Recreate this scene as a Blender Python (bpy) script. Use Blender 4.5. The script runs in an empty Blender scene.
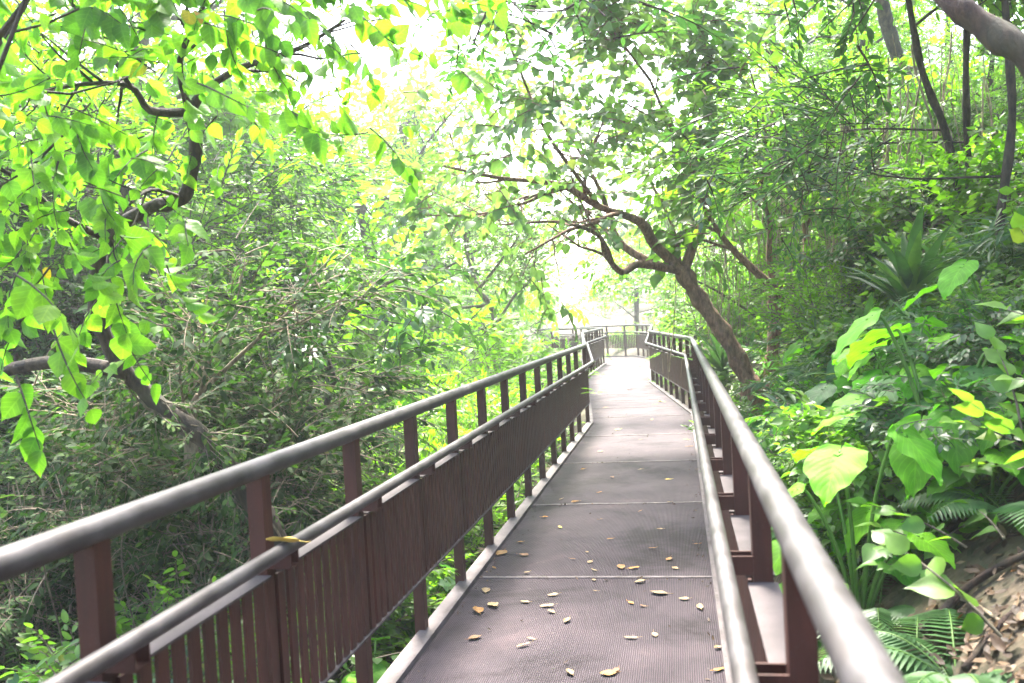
import bpy, math, random
import numpy as np
from mathutils import Vector, Matrix

R = math.radians
rs = np.random.RandomState(7)
random.seed(7)
scene = bpy.context.scene
COL = scene.collection

# ------------------------------------------------------------------ camera model
YAW, PIT, ROL, CAMH, F = 0.183, 0.024, 0.055, 1.6, 900.0
fw = Vector((-math.sin(YAW) * math.cos(PIT), math.cos(YAW) * math.cos(PIT), -math.sin(PIT)))
r0 = Vector((math.cos(YAW), math.sin(YAW), 0))
u0 = r0.cross(fw)
c_right = r0 * math.cos(ROL) - u0 * math.sin(ROL)
c_up = r0 * math.sin(ROL) + u0 * math.cos(ROL)
CAMP = Vector((0, 0, CAMH))


def ray(px, py):
    return fw + c_right * ((px - 512) / F) - c_up * ((py - 341.5) / F)


def at(px, py, Y):
    d = ray(px, py)
    p = CAMP + d * (Y / d.y)
    return np.array(p)


def at_z(px, py, z):
    d = ray(px, py)
    return np.array(CAMP + d * ((z - CAMH) / d.z))


cam = bpy.data.cameras.new('camera')
camo = bpy.data.objects.new('camera', cam)
COL.objects.link(camo)
m = Matrix((c_right, c_up, -fw)).transposed().to_4x4()
m.translation = CAMP
camo.matrix_world = m
cam.sensor_width = 36
cam.lens = F / 1024 * 36
cam.clip_start = 0.05
cam.clip_end = 1500
cam.dof.use_dof = True
cam.dof.focus_distance = 7.0
cam.dof.aperture_fstop = 3.5
scene.camera = camo

# ------------------------------------------------------------------ materials


def new_mat(name):
    mt = bpy.data.materials.new(name)
    mt.use_nodes = True
    nt = mt.node_tree
    nt.nodes.clear()
    out = nt.nodes.new('ShaderNodeOutputMaterial')
    return mt, nt, out


def N(nt, t, **kw):
    n = nt.nodes.new(t)
    for k, v in kw.items():
        if hasattr(n, k):
            setattr(n, k, v)
        else:
            n.inputs[k].default_value = v
    return n


def ramp(nt, stops, interp='LINEAR'):
    n = nt.nodes.new('ShaderNodeValToRGB')
    n.color_ramp.interpolation = interp
    e = n.color_ramp.elements
    while len(e) < len(stops):
        e.new(0.5)
    for i, (p, c) in enumerate(stops):
        e[i].position = p
        e[i].color = (*c, 1)
    return n


def leaf_mat(name, stops, trans=(1.6, 1.9, 0.9), fac=0.45, rough=0.4, veins=0, spec=0.5, back=1.0):
    """leaf blade: reflecting upper side, light passing through; stops = colour ramp over the leaf's own tint"""
    mt, nt, out = new_mat(name)
    L = nt.links.new
    at_ = N(nt, 'ShaderNodeAttribute', attribute_name='tint')
    oi = N(nt, 'ShaderNodeObjectInfo')
    cr = ramp(nt, stops)
    L(at_.outputs['Fac'], cr.inputs['Fac'])
    hsv = N(nt, 'ShaderNodeHueSaturation')
    mr = N(nt, 'ShaderNodeMapRange')
    mr.inputs['To Min'].default_value = 0.82
    mr.inputs['To Max'].default_value = 1.2
    L(oi.outputs['Random'], mr.inputs['Value'])
    L(mr.outputs['Result'], hsv.inputs['Value'])
    L(cr.outputs['Color'], hsv.inputs['Color'])
    col = hsv.outputs['Color']
    geo = N(nt, 'ShaderNodeNewGeometry')
    # blotchy variation on the blade
    nz = N(nt, 'ShaderNodeTexNoise')
    nz.inputs['Scale'].default_value = 18
    L(geo.outputs['Position'], nz.inputs['Vector'])
    mx = N(nt, 'ShaderNodeMix', data_type='RGBA', blend_type='MULTIPLY')
    mx.inputs['Factor'].default_value = 0.6
    cr2 = ramp(nt, [(0.3, (0.65, 0.65, 0.65)), (0.7, (1.25, 1.25, 1.25))])
    L(nz.outputs['Fac'], cr2.inputs['Fac'])
    L(col, mx.inputs['A'])
    L(cr2.outputs['Color'], mx.inputs['B'])
    col = mx.outputs['Result']
    p = N(nt, 'ShaderNodeBsdfPrincipled')
    p.inputs['Roughness'].default_value = rough
    p.inputs['Specular IOR Level'].default_value = spec
    tr = N(nt, 'ShaderNodeBsdfTranslucent')
    if veins:
        lp = N(nt, 'ShaderNodeAttribute', attribute_name='lp')
        sx = N(nt, 'ShaderNodeSeparateXYZ')
        L(lp.outputs['Vector'], sx.inputs[0])
        ab = N(nt, 'ShaderNodeMath', operation='ABSOLUTE')
        L(sx.outputs['X'], ab.inputs[0])
        a = N(nt, 'ShaderNodeMath', operation='MULTIPLY')
        a.inputs[1].default_value = -0.75
        L(ab.outputs[0], a.inputs[0])
        b = N(nt, 'ShaderNodeMath', operation='ADD')
        L(sx.outputs['Y'], b.inputs[0])
        L(a.outputs[0], b.inputs[1])
        c = N(nt, 'ShaderNodeMath', operation='MULTIPLY')
        c.inputs[1].default_value = veins * 6.283
        L(b.outputs[0], c.inputs[0])
        s = N(nt, 'ShaderNodeMath', operation='COSINE')
        L(c.outputs[0], s.inputs[0])
        sv = N(nt, 'ShaderNodeMapRange')
        sv.inputs['From Min'].default_value = 0.82
        sv.inputs['From Max'].default_value = 1.0
        L(s.outputs[0], sv.inputs['Value'])
        mv = N(nt, 'ShaderNodeMapRange')
        mv.inputs['From Min'].default_value = 0.035
        mv.inputs['From Max'].default_value = 0.01
        L(ab.outputs[0], mv.inputs['Value'])
        vm = N(nt, 'ShaderNodeMath', operation='MAXIMUM')
        L(sv.outputs[0], vm.inputs[0])
        L(mv.outputs[0], vm.inputs[1])
        mx2 = N(nt, 'ShaderNodeMix', data_type='RGBA')
        L(vm.outputs[0], mx2.inputs['Factor'])
        L(col, mx2.inputs['A'])
        lt = N(nt, 'ShaderNodeMix', data_type='RGBA', blend_type='MULTIPLY')
        lt.inputs['Factor'].default_value = 1
        lt.inputs['B'].default_value = (1.35, 1.25, 1.3, 1)
        L(col, lt.inputs['A'])
        L(lt.outputs['Result'], mx2.inputs['B'])
        col = mx2.outputs['Result']
        bp = N(nt, 'ShaderNodeBump')
        bp.inputs['Strength'].default_value = 0.12
        bp.inputs['Distance'].default_value = 0.003
        bp.invert = True
        L(s.outputs[0], bp.inputs['Height'])
        L(bp.outputs[0], p.inputs['Normal'])
    L(col, p.inputs['Base Color'])
    tm = N(nt, 'ShaderNodeMix', data_type='RGBA', blend_type='MULTIPLY')
    tm.inputs['Factor'].default_value = 1
    tm.inputs['B'].default_value = (*trans, 1)
    L(col, tm.inputs['A'])
    L(tm.outputs['Result'], tr.inputs['Color'])
    ms = N(nt, 'ShaderNodeMixShader')
    ms.inputs[0].default_value = fac
    L(p.outputs[0], ms.inputs[1])
    L(tr.outputs[0], ms.inputs[2])
    L(ms.outputs[0], out.inputs[0])
    return mt


def bark_mat(name, c1, c2, scale=26, rough=0.85, bump=0.035):
    mt, nt, out = new_mat(name)
    L = nt.links.new
    geo = N(nt, 'ShaderNodeNewGeometry')
    mp = N(nt, 'ShaderNodeMapping')
    mp.inputs['Scale'].default_value = (1, 1, 0.35)
    L(geo.outputs['Position'], mp.inputs[0])
    nz = N(nt, 'ShaderNodeTexNoise')
    nz.inputs['Scale'].default_value = scale
    nz.inputs['Detail'].default_value = 8
    nz.inputs['Roughness'].default_value = 0.7
    L(mp.outputs[0], nz.inputs['Vector'])
    cr = ramp(nt, [(0.4, c1), (0.62, c2)])
    L(nz.outputs['Fac'], cr.inputs['Fac'])
    n2 = N(nt, 'ShaderNodeTexNoise')
    n2.inputs['Scale'].default_value = 3.0
    L(geo.outputs['Position'], n2.inputs['Vector'])
    mx = N(nt, 'ShaderNodeMix', data_type='RGBA', blend_type='MIX')
    mk = ramp(nt, [(0.55, (0, 0, 0)), (0.72, (0.55, 0.55, 0.55))])
    L(n2.outputs['Fac'], mk.inputs['Fac'])
    L(mk.outputs['Color'], mx.inputs['Factor'])
    L(cr.outputs['Color'], mx.inputs['A'])
    mx.inputs['B'].default_value = (0.045, 0.05, 0.022, 1)  # lichen and moss
    p = N(nt, 'ShaderNodeBsdfPrincipled')
    p.inputs['Roughness'].default_value = rough
    L(mx.outputs['Result'], p.inputs['Base Color'])
    bp = N(nt, 'ShaderNodeBump')
    bp.inputs['Strength'].default_value = 0.8
    bp.inputs['Distance'].default_value = bump
    L(nz.outputs['Fac'], bp.inputs['Height'])
    L(bp.outputs[0], p.inputs['Normal'])
    L(p.outputs[0], out.inputs[0])
    return mt


def plain_mat(name, c1, c2, scale=6, rough=(0.4, 0.6), metal=0.0, bump=0.0, bscale=60, speck=None, streak=None):
    mt, nt, out = new_mat(name)
    L = nt.links.new
    tc = N(nt, 'ShaderNodeTexCoord')
    nz = N(nt, 'ShaderNodeTexNoise')
    nz.inputs['Scale'].default_value = scale
    nz.inputs['Detail'].default_value = 6
    L(tc.outputs['Object'], nz.inputs['Vector'])
    cr = ramp(nt, [(0.35, c1), (0.65, c2)])
    L(nz.outputs['Fac'], cr.inputs['Fac'])
    p = N(nt, 'ShaderNodeBsdfPrincipled')
    p.inputs['Metallic'].default_value = metal
    p.inputs['Specular IOR Level'].default_value = 0.25
    col = cr.outputs['Color']
    n2 = N(nt, 'ShaderNodeTexNoise')
    n2.inputs['Scale'].default_value = bscale
    n2.inputs['Detail'].default_value = 5
    L(tc.outputs['Object'], n2.inputs['Vector'])
    if speck:
        mk = ramp(nt, [(0.6, (0, 0, 0)), (0.75, (1, 1, 1))])
        L(n2.outputs['Fac'], mk.inputs['Fac'])
        mx = N(nt, 'ShaderNodeMix', data_type='RGBA')
        L(mk.outputs['Color'], mx.inputs['Factor'])
        L(col, mx.inputs['A'])
        mx.inputs['B'].default_value = (*speck, 1)
        col = mx.outputs['Result']
    if streak:
        mp = N(nt, 'ShaderNodeMapping')
        mp.inputs['Scale'].default_value = streak
        L(tc.outputs['Object'], mp.inputs[0])
        n4 = N(nt, 'ShaderNodeTexNoise')
        n4.inputs['Scale'].default_value = 1.0
        n4.inputs['Detail'].default_value = 7
        n4.inputs['Roughness'].default_value = 0.65
        L(mp.outputs[0], n4.inputs['Vector'])
        c4 = ramp(nt, [(0.3, (0.6, 0.55, 0.5)), (0.5, (1, 1, 1)), (0.66, (1.25, 1.2, 1.15)), (0.74, (2.2, 1.9, 1.6))])
        L(n4.outputs['Fac'], c4.inputs['Fac'])
        m4 = N(nt, 'ShaderNodeMix', data_type='RGBA', blend_type='MULTIPLY')
        m4.inputs['Factor'].default_value = 1
        L(col, m4.inputs['A'])
        L(c4.outputs['Color'], m4.inputs['B'])
        col = m4.outputs['Result']
    L(col, p.inputs['Base Color'])
    mr = N(nt, 'ShaderNodeMapRange')
    mr.inputs['To Min'].default_value = rough[0]
    mr.inputs['To Max'].default_value = rough[1]
    L(nz.outputs['Fac'], mr.inputs['Value'])
    L(mr.outputs[0], p.inputs['Roughness'])
    if bump:
        bp = N(nt, 'ShaderNodeBump')
        bp.inputs['Strength'].default_value = 0.6
        bp.inputs['Distance'].default_value = bump
        L(n2.outputs['Fac'], bp.inputs['Height'])
        L(bp.outputs[0], p.inputs['Normal'])
    L(p.outputs[0], out.inputs[0])
    return mt


def mat_matting():
    """brown ribbed anti-slip matting: fine ribs along the walk, tiny cross ticks, dust"""
    mt, nt, out = new_mat('ribbed_matting')
    L = nt.links.new
    tc = N(nt, 'ShaderNodeTexCoord')
    sx = N(nt, 'ShaderNodeSeparateXYZ')
    L(tc.outputs['Object'], sx.inputs[0])

    def wave(sock, freq):
        a = N(nt, 'ShaderNodeMath', operation='MULTIPLY')
        a.inputs[1].default_value = freq * 6.2832
        L(sock, a.inputs[0])
        s = N(nt, 'ShaderNodeMath', operation='SINE')
        L(a.outputs[0], s.inputs[0])
        return s.outputs[0]
    wx = wave(sx.outputs['X'], 1 / 0.010)
    wy = wave(sx.outputs['Y'], 1 / 0.02)
    mul = N(nt, 'ShaderNodeMath', operation='MULTIPLY')
    L(wx, mul.inputs[0])
    L(wy, mul.inputs[1])
    hsum = N(nt, 'ShaderNodeMath', operation='MULTIPLY_ADD')
    hsum.inputs[1].default_value = 0.5
    L(mul.outputs[0], hsum.inputs[0])
    L(wx, hsum.inputs[2])
    nz = N(nt, 'ShaderNodeTexNoise')
    nz.inputs['Scale'].default_value = 2.2
    nz.inputs['Detail'].default_value = 8
    nz.inputs['Roughness'].default_value = 0.65
    L(tc.outputs['Object'], nz.inputs['Vector'])
    cr = ramp(nt, [(0.3, (0.044, 0.034, 0.042)), (0.7, (0.076, 0.060, 0.071))])
    L(nz.outputs['Fac'], cr.inputs['Fac'])
    # rib tops paler, grooves between them darker
    mr = N(nt, 'ShaderNodeMapRange')
    mr.inputs['From Min'].default_value = -0.6
    mr.inputs['From Max'].default_value = 1.3
    mr.inputs['To Min'].default_value = 0.45
    mr.inputs['To Max'].default_value = 1.5
    L(hsum.outputs[0], mr.inputs['Value'])
    mx = N(nt, 'ShaderNodeMix', data_type='RGBA', blend_type='MULTIPLY')
    mx.inputs['Factor'].default_value = 1
    L(cr.outputs['Color'], mx.inputs['A'])
    L(mr.outputs[0], mx.inputs['B'])
    # dust flecks
    n2 = N(nt, 'ShaderNodeTexNoise')
    n2.inputs['Scale'].default_value = 42
    n2.inputs['Detail'].default_value = 3
    L(tc.outputs['Object'], n2.inputs['Vector'])
    mk = ramp(nt, [(0.68, (0, 0, 0)), (0.78, (0.6, 0.6, 0.6))])
    L(n2.outputs['Fac'], mk.inputs['Fac'])
    m3 = N(nt, 'ShaderNodeMix', data_type='RGBA')
    L(mk.outputs['Color'], m3.inputs['Factor'])
    L(mx.outputs['Result'], m3.inputs['A'])
    m3.inputs['B'].default_value = (0.2, 0.17, 0.16, 1)
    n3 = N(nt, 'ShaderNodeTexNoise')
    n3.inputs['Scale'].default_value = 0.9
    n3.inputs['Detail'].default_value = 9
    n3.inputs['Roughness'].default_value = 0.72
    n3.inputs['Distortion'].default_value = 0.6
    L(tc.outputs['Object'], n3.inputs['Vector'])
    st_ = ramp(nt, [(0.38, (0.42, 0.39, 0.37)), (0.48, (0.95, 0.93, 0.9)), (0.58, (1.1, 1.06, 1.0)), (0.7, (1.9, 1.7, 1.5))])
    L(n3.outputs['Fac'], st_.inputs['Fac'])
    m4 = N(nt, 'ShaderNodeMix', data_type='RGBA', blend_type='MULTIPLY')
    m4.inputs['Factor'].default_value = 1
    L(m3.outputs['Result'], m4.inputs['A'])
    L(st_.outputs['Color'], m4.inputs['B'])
    m3 = m4
    p = N(nt, 'ShaderNodeBsdfPrincipled')
    L(m3.outputs['Result'], p.inputs['Base Color'])
    p.inputs['Roughness'].default_value = 0.72
    p.inputs['Specular IOR Level'].default_value = 0.2
    bp = N(nt, 'ShaderNodeBump')
    bp.inputs['Strength'].default_value = 0.7
    bp.inputs['Distance'].default_value = 0.003
    L(hsum.outputs[0], bp.inputs['Height'])
    L(bp.outputs[0], p.inputs['Normal'])
    L(p.outputs[0], out.inputs[0])
    return mt


def mat_soil():
    mt, nt, out = new_mat('forest_soil')
    L = nt.links.new
    geo = N(nt, 'ShaderNodeNewGeometry')
    nz = N(nt, 'ShaderNodeTexNoise')
    nz.inputs['Scale'].default_value = 5
    nz.inputs['Detail'].default_value = 10
    L(geo.outputs['Position'], nz.inputs['Vector'])
    cr = ramp(nt, [(0.3, (0.015, 0.010, 0.006)), (0.5, (0.035, 0.024, 0.014)), (0.7, (0.07, 0.05, 0.03))])
    L(nz.outputs['Fac'], cr.inputs['Fac'])
    vo = N(nt, 'ShaderNodeTexVoronoi')
    vo.inputs['Scale'].default_value = 22
    L(geo.outputs['Position'], vo.inputs['Vector'])
    c2 = ramp(nt, [(0.0, (0.08, 0.05, 0.025)), (0.4, (0.035, 0.04, 0.015)), (0.7, (0.11, 0.08, 0.045)), (1.0, (0.05, 0.035, 0.02))])
    L(vo.outputs['Color'], c2.inputs['Fac'])
    mx = N(nt, 'ShaderNodeMix', data_type='RGBA')
    mx.inputs['Factor'].default_value = 0.5
    L(cr.outputs['Color'], mx.inputs['A'])
    L(c2.outputs['Color'], mx.inputs['B'])
    p = N(nt, 'ShaderNodeBsdfPrincipled')
    p.inputs['Roughness'].default_value = 0.9
    L(mx.outputs['Result'], p.inputs['Base Color'])
    bp = N(nt, 'ShaderNodeBump')
    bp.inputs['Distance'].default_value = 0.012
    L(vo.outputs['Distance'], bp.inputs['Height'])
    L(bp.outputs[0], p.inputs['Normal'])
    L(p.outputs[0], out.inputs[0])
    return mt


G = {}
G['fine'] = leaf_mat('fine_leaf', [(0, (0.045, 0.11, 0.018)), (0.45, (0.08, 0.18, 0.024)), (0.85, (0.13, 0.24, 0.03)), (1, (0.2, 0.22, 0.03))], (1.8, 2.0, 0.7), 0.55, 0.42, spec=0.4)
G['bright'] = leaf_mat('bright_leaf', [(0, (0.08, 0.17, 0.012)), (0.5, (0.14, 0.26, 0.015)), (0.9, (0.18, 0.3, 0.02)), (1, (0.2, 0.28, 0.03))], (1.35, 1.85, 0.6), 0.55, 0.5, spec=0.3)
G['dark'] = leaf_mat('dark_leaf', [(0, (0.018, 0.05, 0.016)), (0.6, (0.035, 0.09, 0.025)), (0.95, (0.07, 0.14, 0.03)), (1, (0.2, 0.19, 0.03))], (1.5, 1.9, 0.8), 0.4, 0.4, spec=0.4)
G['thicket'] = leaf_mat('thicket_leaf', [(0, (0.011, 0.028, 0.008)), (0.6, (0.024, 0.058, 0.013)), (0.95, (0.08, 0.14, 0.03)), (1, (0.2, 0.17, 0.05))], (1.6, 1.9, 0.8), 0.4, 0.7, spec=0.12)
G['pale'] = leaf_mat('pale_leaf', [(0, (0.08, 0.16, 0.05)), (0.5, (0.13, 0.24, 0.07)), (0.9, (0.19, 0.29, 0.08)), (1, (0.24, 0.24, 0.06))], (1.6, 1.75, 0.9), 0.5, 0.4, spec=0.4)
G['heart'] = leaf_mat('heart_leaf', [(0, (0.045, 0.12, 0.02)), (0.45, (0.09, 0.2, 0.02)), (0.85, (0.14, 0.26, 0.02)), (0.955, (0.16, 0.27, 0.02)), (0.97, (0.42, 0.3, 0.02)), (0.985, (0.45, 0.28, 0.02)), (0.995, (0.34, 0.10, 0.02))], (1.45, 1.85, 0.6), 0.52, 0.5, veins=5, spec=0.35)
G['big'] = leaf_mat('giant_leaf', [(0, (0.04, 0.11, 0.035)), (0.4, (0.055, 0.165, 0.04)), (0.7, (0.10, 0.29, 0.015)), (1, (0.15, 0.36, 0.015))], (1.5, 1.9, 0.6), 0.5, 0.6, veins=8, spec=0.22)
G['lance'] = leaf_mat('lance_leaf', [(0, (0.025, 0.07, 0.025)), (0.5, (0.05, 0.12, 0.04)), (0.95, (0.10, 0.2, 0.03)), (1, (0.3, 0.26, 0.03))], (1.6, 1.9, 0.8), 0.42, 0.38, veins=0, spec=0.5)
G['fern'] = leaf_mat('fern_leaf', [(0, (0.03, 0.08, 0.03)), (0.7, (0.06, 0.14, 0.04)), (1, (0.12, 0.2, 0.03))], (1.6, 1.9, 0.8), 0.4, 0.4)
G['litter'] = leaf_mat('dry_leaf', [(0, (0.018, 0.010, 0.006)), (0.35, (0.045, 0.024, 0.012)), (0.7, (0.095, 0.055, 0.028)), (0.9, (0.2, 0.14, 0.085)), (1, (0.35, 0.15, 0.02))], (1.1, 1.0, 0.8), 0.2, 0.6, spec=0.3)
B = {}
B['brown'] = bark_mat('brown_bark', (0.014, 0.006, 0.0035), (0.06, 0.028, 0.015))
B['grey'] = bark_mat('grey_bark', (0.010, 0.0065, 0.004), (0.055, 0.038, 0.022))
B['twig'] = bark_mat('twig_bark', (0.07, 0.055, 0.035), (0.2, 0.16, 0.11), 30)
B['limb'] = bark_mat('reddish_bark', (0.09, 0.044, 0.026), (0.28, 0.155, 0.10))
B['green'] = plain_mat('green_stalk', (0.05, 0.11, 0.02), (0.09, 0.17, 0.03))
B['dry'] = bark_mat('dry_twig_bark', (0.06, 0.045, 0.028), (0.2, 0.15, 0.095), 30)
B['tan'] = bark_mat('dry_vine_bark', (0.14, 0.10, 0.06), (0.34, 0.27, 0.18), 30)
PAINT = plain_mat('brown_paint', (0.034, 0.009, 0.0055), (0.052, 0.0155, 0.0102), 5, (0.45, 0.65), 0, 0.0006, 160, speck=(0.055, 0.03, 0.024), streak=(22, 22, 2.5))
STEEL = plain_mat('weathered_steel_tube', (0.036, 0.032, 0.033), (0.074, 0.068, 0.07), 9, (0.45, 0.62), 0.3, 0.0004, 220, speck=(0.06, 0.05, 0.045), streak=(14, 5, 14))
PLATE = plain_mat('dusty_plate', (0.045, 0.037, 0.037), (0.075, 0.062, 0.062), 8, (0.7, 0.9), 0.1, 0.0005, 120, speck=(0.035, 0.027, 0.024))
KERB = plain_mat('grey_kerb_strip', (0.09, 0.076, 0.076), (0.14, 0.12, 0.12), 5, (0.6, 0.85), 0.1, 0.0008, 70, speck=(0.05, 0.038, 0.03), streak=(9, 4, 9))
MATTING = mat_matting()
SOIL = mat_soil()

# ------------------------------------------------------------------ mesh builder


class MB:
    def __init__(self):
        self.v, self.n, self.f = [], 0, []   # f: (faces array, mat index, tint array, smooth)
        self.lp = []

    def add(self, V, faces, mat=0, tint=0.5, smooth=False, lp=None):
        V = np.asarray(V, float)
        self.v.append(V)
        self.lp.append(np.zeros((len(V), 3)) if lp is None else lp)
        for fa in faces:
            fa = np.asarray(fa, int)
            t = np.full(len(fa), tint) if np.isscalar(tint) else tint
            self.f.append((fa + self.n, mat, t, smooth))
        self.n += len(V)

    def tube(self, pts, rad, sides=6, mat=0, tint=0.5, cap=True, lump=0.0):
        P = np.asarray(pts, float)
        n = len(P)
        rad = np.full(n, rad) if np.isscalar(rad) else np.asarray(rad, float)
        T = np.gradient(P, axis=0)
        T /= np.linalg.norm(T, axis=1)[:, None] + 1e-9
        ref = np.array([0, 0, 1.0]) if abs(T[0][2]) < 0.9 else np.array([1.0, 0, 0])
        A = np.cross(T, ref)
        # carry the frame along
        a = A[0] / np.linalg.norm(A[0])
        rows = []
        ang = np.arange(sides) / sides * 2 * math.pi
        for i in range(n):
            a = a - T[i] * a.dot(T[i])
            a /= np.linalg.norm(a) + 1e-9
            b = np.cross(T[i], a)
            rows.append(P[i] + rad[i] * (np.cos(ang)[:, None] * a + np.sin(ang)[:, None] * b))
        if lump:
            ph = rs.rand(4) * 6
            for i in range(n):
                f_ = 1 + lump * (np.sin(ang * 2 + i * 0.55 + ph[0]) * 0.6 + np.sin(ang * 3 - i * 0.9 + ph[1]) * 0.45 + math.sin(i * 0.8 + ph[2]) * 0.5 + rs.randn(sides) * 0.25)
                rows[i] = P[i] + (rows[i] - P[i]) * f_[:, None]
        V = np.concatenate(rows)
        i, j = np.meshgrid(np.arange(n - 1), np.arange(sides), indexing='ij')
        j2 = (j + 1) % sides
        q = np.stack([i * sides + j, i * sides + j2, (i + 1) * sides + j2, (i + 1) * sides + j], -1).reshape(-1, 4)
        self.add(V, [q], mat, tint, True)
        if cap:
            self.f.append((np.array([[self.n - sides + k for k in range(sides)]]), mat, np.array([tint]), False))
            self.f.append((np.array([[self.n - n * sides + k for k in range(sides)][::-1]]), mat, np.array([tint]), False))

    def box(self, c, ax, ay, az, mat=0):
        """box round centre c with half-axis vectors"""
        c, ax, ay, az = (np.asarray(q, float) for q in (c, ax, ay, az))
        V = [c + sx * ax + sy * ay + sz * az for sz in (-1, 1) for sy in (-1, 1) for sx in (-1, 1)]
        self.add(V, [np.array([[0, 2, 3, 1], [4, 5, 7, 6], [0, 1, 5, 4], [2, 6, 7, 3], [0, 4, 6, 2], [1, 3, 7, 5]])], mat)

    def inst(self, tpl, Mx, Tr, tint):
        """many copies of a template: Mx (n,3,3) columns = axes * scale, Tr (n,3), tint (n,)"""
        V, parts, lp = tpl['v'], tpl['f'], tpl['lp']
        n, k = len(Tr), len(V)
        if n == 0:
            return
        W = np.einsum('nij,kj->nki', Mx, V) + Tr[:, None, :]
        off = (np.arange(n) * k)[:, None, None]
        self.v.append(W.reshape(-1, 3))
        self.lp.append(np.tile(lp, (n, 1)))
        for fa, mat, lid in parts:
            ff = (fa[None] + off).reshape(-1, fa.shape[1]) + self.n
            jit = rs.rand(n, tpl['nl'] + 1)
            t = np.clip(tint[:, None] * 0.55 + jit[:, lid] * 0.45, 0, 1).reshape(-1)
            self.f.append((ff, mat, t, True))
        self.n += n * k

    def build(self, name, mats, parent=None):
        me = bpy.data.meshes.new(name)
        V = np.concatenate(self.v)
        me.vertices.add(len(V))
        me.vertices.foreach_set('co', V.reshape(-1).astype(np.float32))
        loops = np.concatenate([f[0].reshape(-1) for f in self.f])
        tot = np.concatenate([np.full(len(f[0]), f[0].shape[1]) for f in self.f])
        start = np.concatenate([[0], np.cumsum(tot)[:-1]])
        me.loops.add(len(loops))
        me.loops.foreach_set('vertex_index', loops.astype(np.int32))
        me.polygons.add(len(tot))
        me.polygons.foreach_set('loop_start', start.astype(np.int32))
        me.polygons.foreach_set('material_index', np.concatenate([np.full(len(f[0]), f[1]) for f in self.f]).astype(np.int32))
        me.polygons.foreach_set('use_smooth', np.concatenate([np.full(len(f[0]), f[3]) for f in self.f]))
        me.update(calc_edges=True)
        a = me.attributes.new('tint', 'FLOAT', 'FACE')
        a.data.foreach_set('value', np.concatenate([f[2] for f in self.f]).astype(np.float32))
        a = me.attributes.new('lp', 'FLOAT_VECTOR', 'POINT')
        a.data.foreach_set('vector', np.concatenate(self.lp).reshape(-1).astype(np.float32))
        for mt in (mats if isinstance(mats, (list, tuple)) else [mats]):
            me.materials.append(mt)
        o = bpy.data.objects.new(name, me)
        COL.objects.link(o)
        if parent:
            o.parent = parent
        return o


def tag(o, label=None, cat=None, group=None, kind=None):
    if label:
        o['label'] = label
    if cat:
        o['category'] = cat
    if group:
        o['group'] = group
    if kind:
        o['kind'] = kind
    return o


def empty(name, loc=(0, 0, 0), rz=0, s=1.0):
    o = bpy.data.objects.new(name, None)
    COL.objects.link(o)
    o.location = loc
    o.rotation_euler = (0, 0, rz)
    o.scale = (s, s, s) if np.isscalar(s) else s
    o.empty_display_size = 0.2
    return o


def copy_tree(o, parent=None):
    c = o.copy()
    COL.objects.link(c)
    c.parent = parent
    for ch in list(o.children):
        copy_tree(ch, c)
    return c


def unit(v):
    v = np.asarray(v, float)
    return v / (np.linalg.norm(v, axis=-1, keepdims=True) + 1e-9)


def smooth(pts, n=4):
    """Catmull-Rom through the points"""
    P = np.asarray(pts, float)
    Q = np.vstack([2 * P[0] - P[1], P, 2 * P[-1] - P[-2]])
    out = []
    for i in range(1, len(Q) - 2):
        for t in np.linspace(0, 1, n, endpoint=False):
            a, b, c, d = Q[i - 1], Q[i], Q[i + 1], Q[i + 2]
            out.append(0.5 * (2 * b + (c - a) * t + (2 * a - 5 * b + 4 * c - d) * t * t + (3 * b - a - 3 * c + d) * t ** 3))
    out.append(P[-1])
    return np.array(out)


# ------------------------------------------------------------------ leaf templates (y along the blade, x across, z the upper side)


def blade(profile, fold=0.12, droop=0.15, wave=0.0, across=1):
    """profile: [(y, half width)] ; returns verts, quads/tris, lp"""
    V, lp, rows = [], [], []
    for i, (y, w) in enumerate(profile):
        z = -droop * y * y
        if w < 1e-6:
            rows.append([len(V)])
            V.append((0, y, z))
            lp.append((0, y, 0))
        else:
            r = []
            for k in range(-across, across + 1):
                x = w * k / across
                zz = z + fold * abs(x) + wave * math.sin(i * 2.1 + k) * abs(k) / across
                yy = y
                r.append(len(V))
                V.append((x, yy, zz))
                lp.append((x, y, 0))
            rows.append(r)
    F3, F4 = [], []
    for a, b in zip(rows[:-1], rows[1:]):
        if len(a) == 1 and len(b) == 1:
            continue
        if len(a) == 1:
            for k in range(len(b) - 1):
                F3.append((a[0], b[k + 1], b[k]))
        elif len(b) == 1:
            for k in range(len(a) - 1):
                F3.append((a[k], a[k + 1], b[0]))
        else:
            for k in range(len(a) - 1):
                F4.append((a[k], a[k + 1], b[k + 1], b[k]))
    return np.array(V, float), F3, F4, np.array(lp, float)


ELL = blade([(0, 0), (0.3, 0.17), (0.65, 0.17), (1, 0)], 0.25, 0.18)
OVAL = blade([(0, 0), (0.15, 0.16), (0.45, 0.24), (0.75, 0.17), (1, 0)], 0.2, 0.2)
HEART = blade([(-0.12, 0), (-0.08, 0.2), (0.1, 0.4), (0.35, 0.42), (0.62, 0.27), (0.85, 0.08), (1, 0)], 0.18, 0.25, 0.02, 2)
HEART_B = blade([(-0.1, 0), (-0.07, 0.16), (0.1, 0.32), (0.35, 0.36), (0.62, 0.25), (0.85, 0.09), (1.05, 0)], 0.5, 0.45, 0.03, 2)
HEART_C = blade([(-0.1, 0), (-0.04, 0.24), (0.12, 0.44), (0.33, 0.46), (0.55, 0.36), (0.78, 0.16), (0.95, 0)], -0.12, 0.1, 0.05, 2)
LANCE = blade([(0, 0), (0.12, 0.05), (0.4, 0.085), (0.7, 0.06), (1, 0)], 0.3, 0.45)


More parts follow.
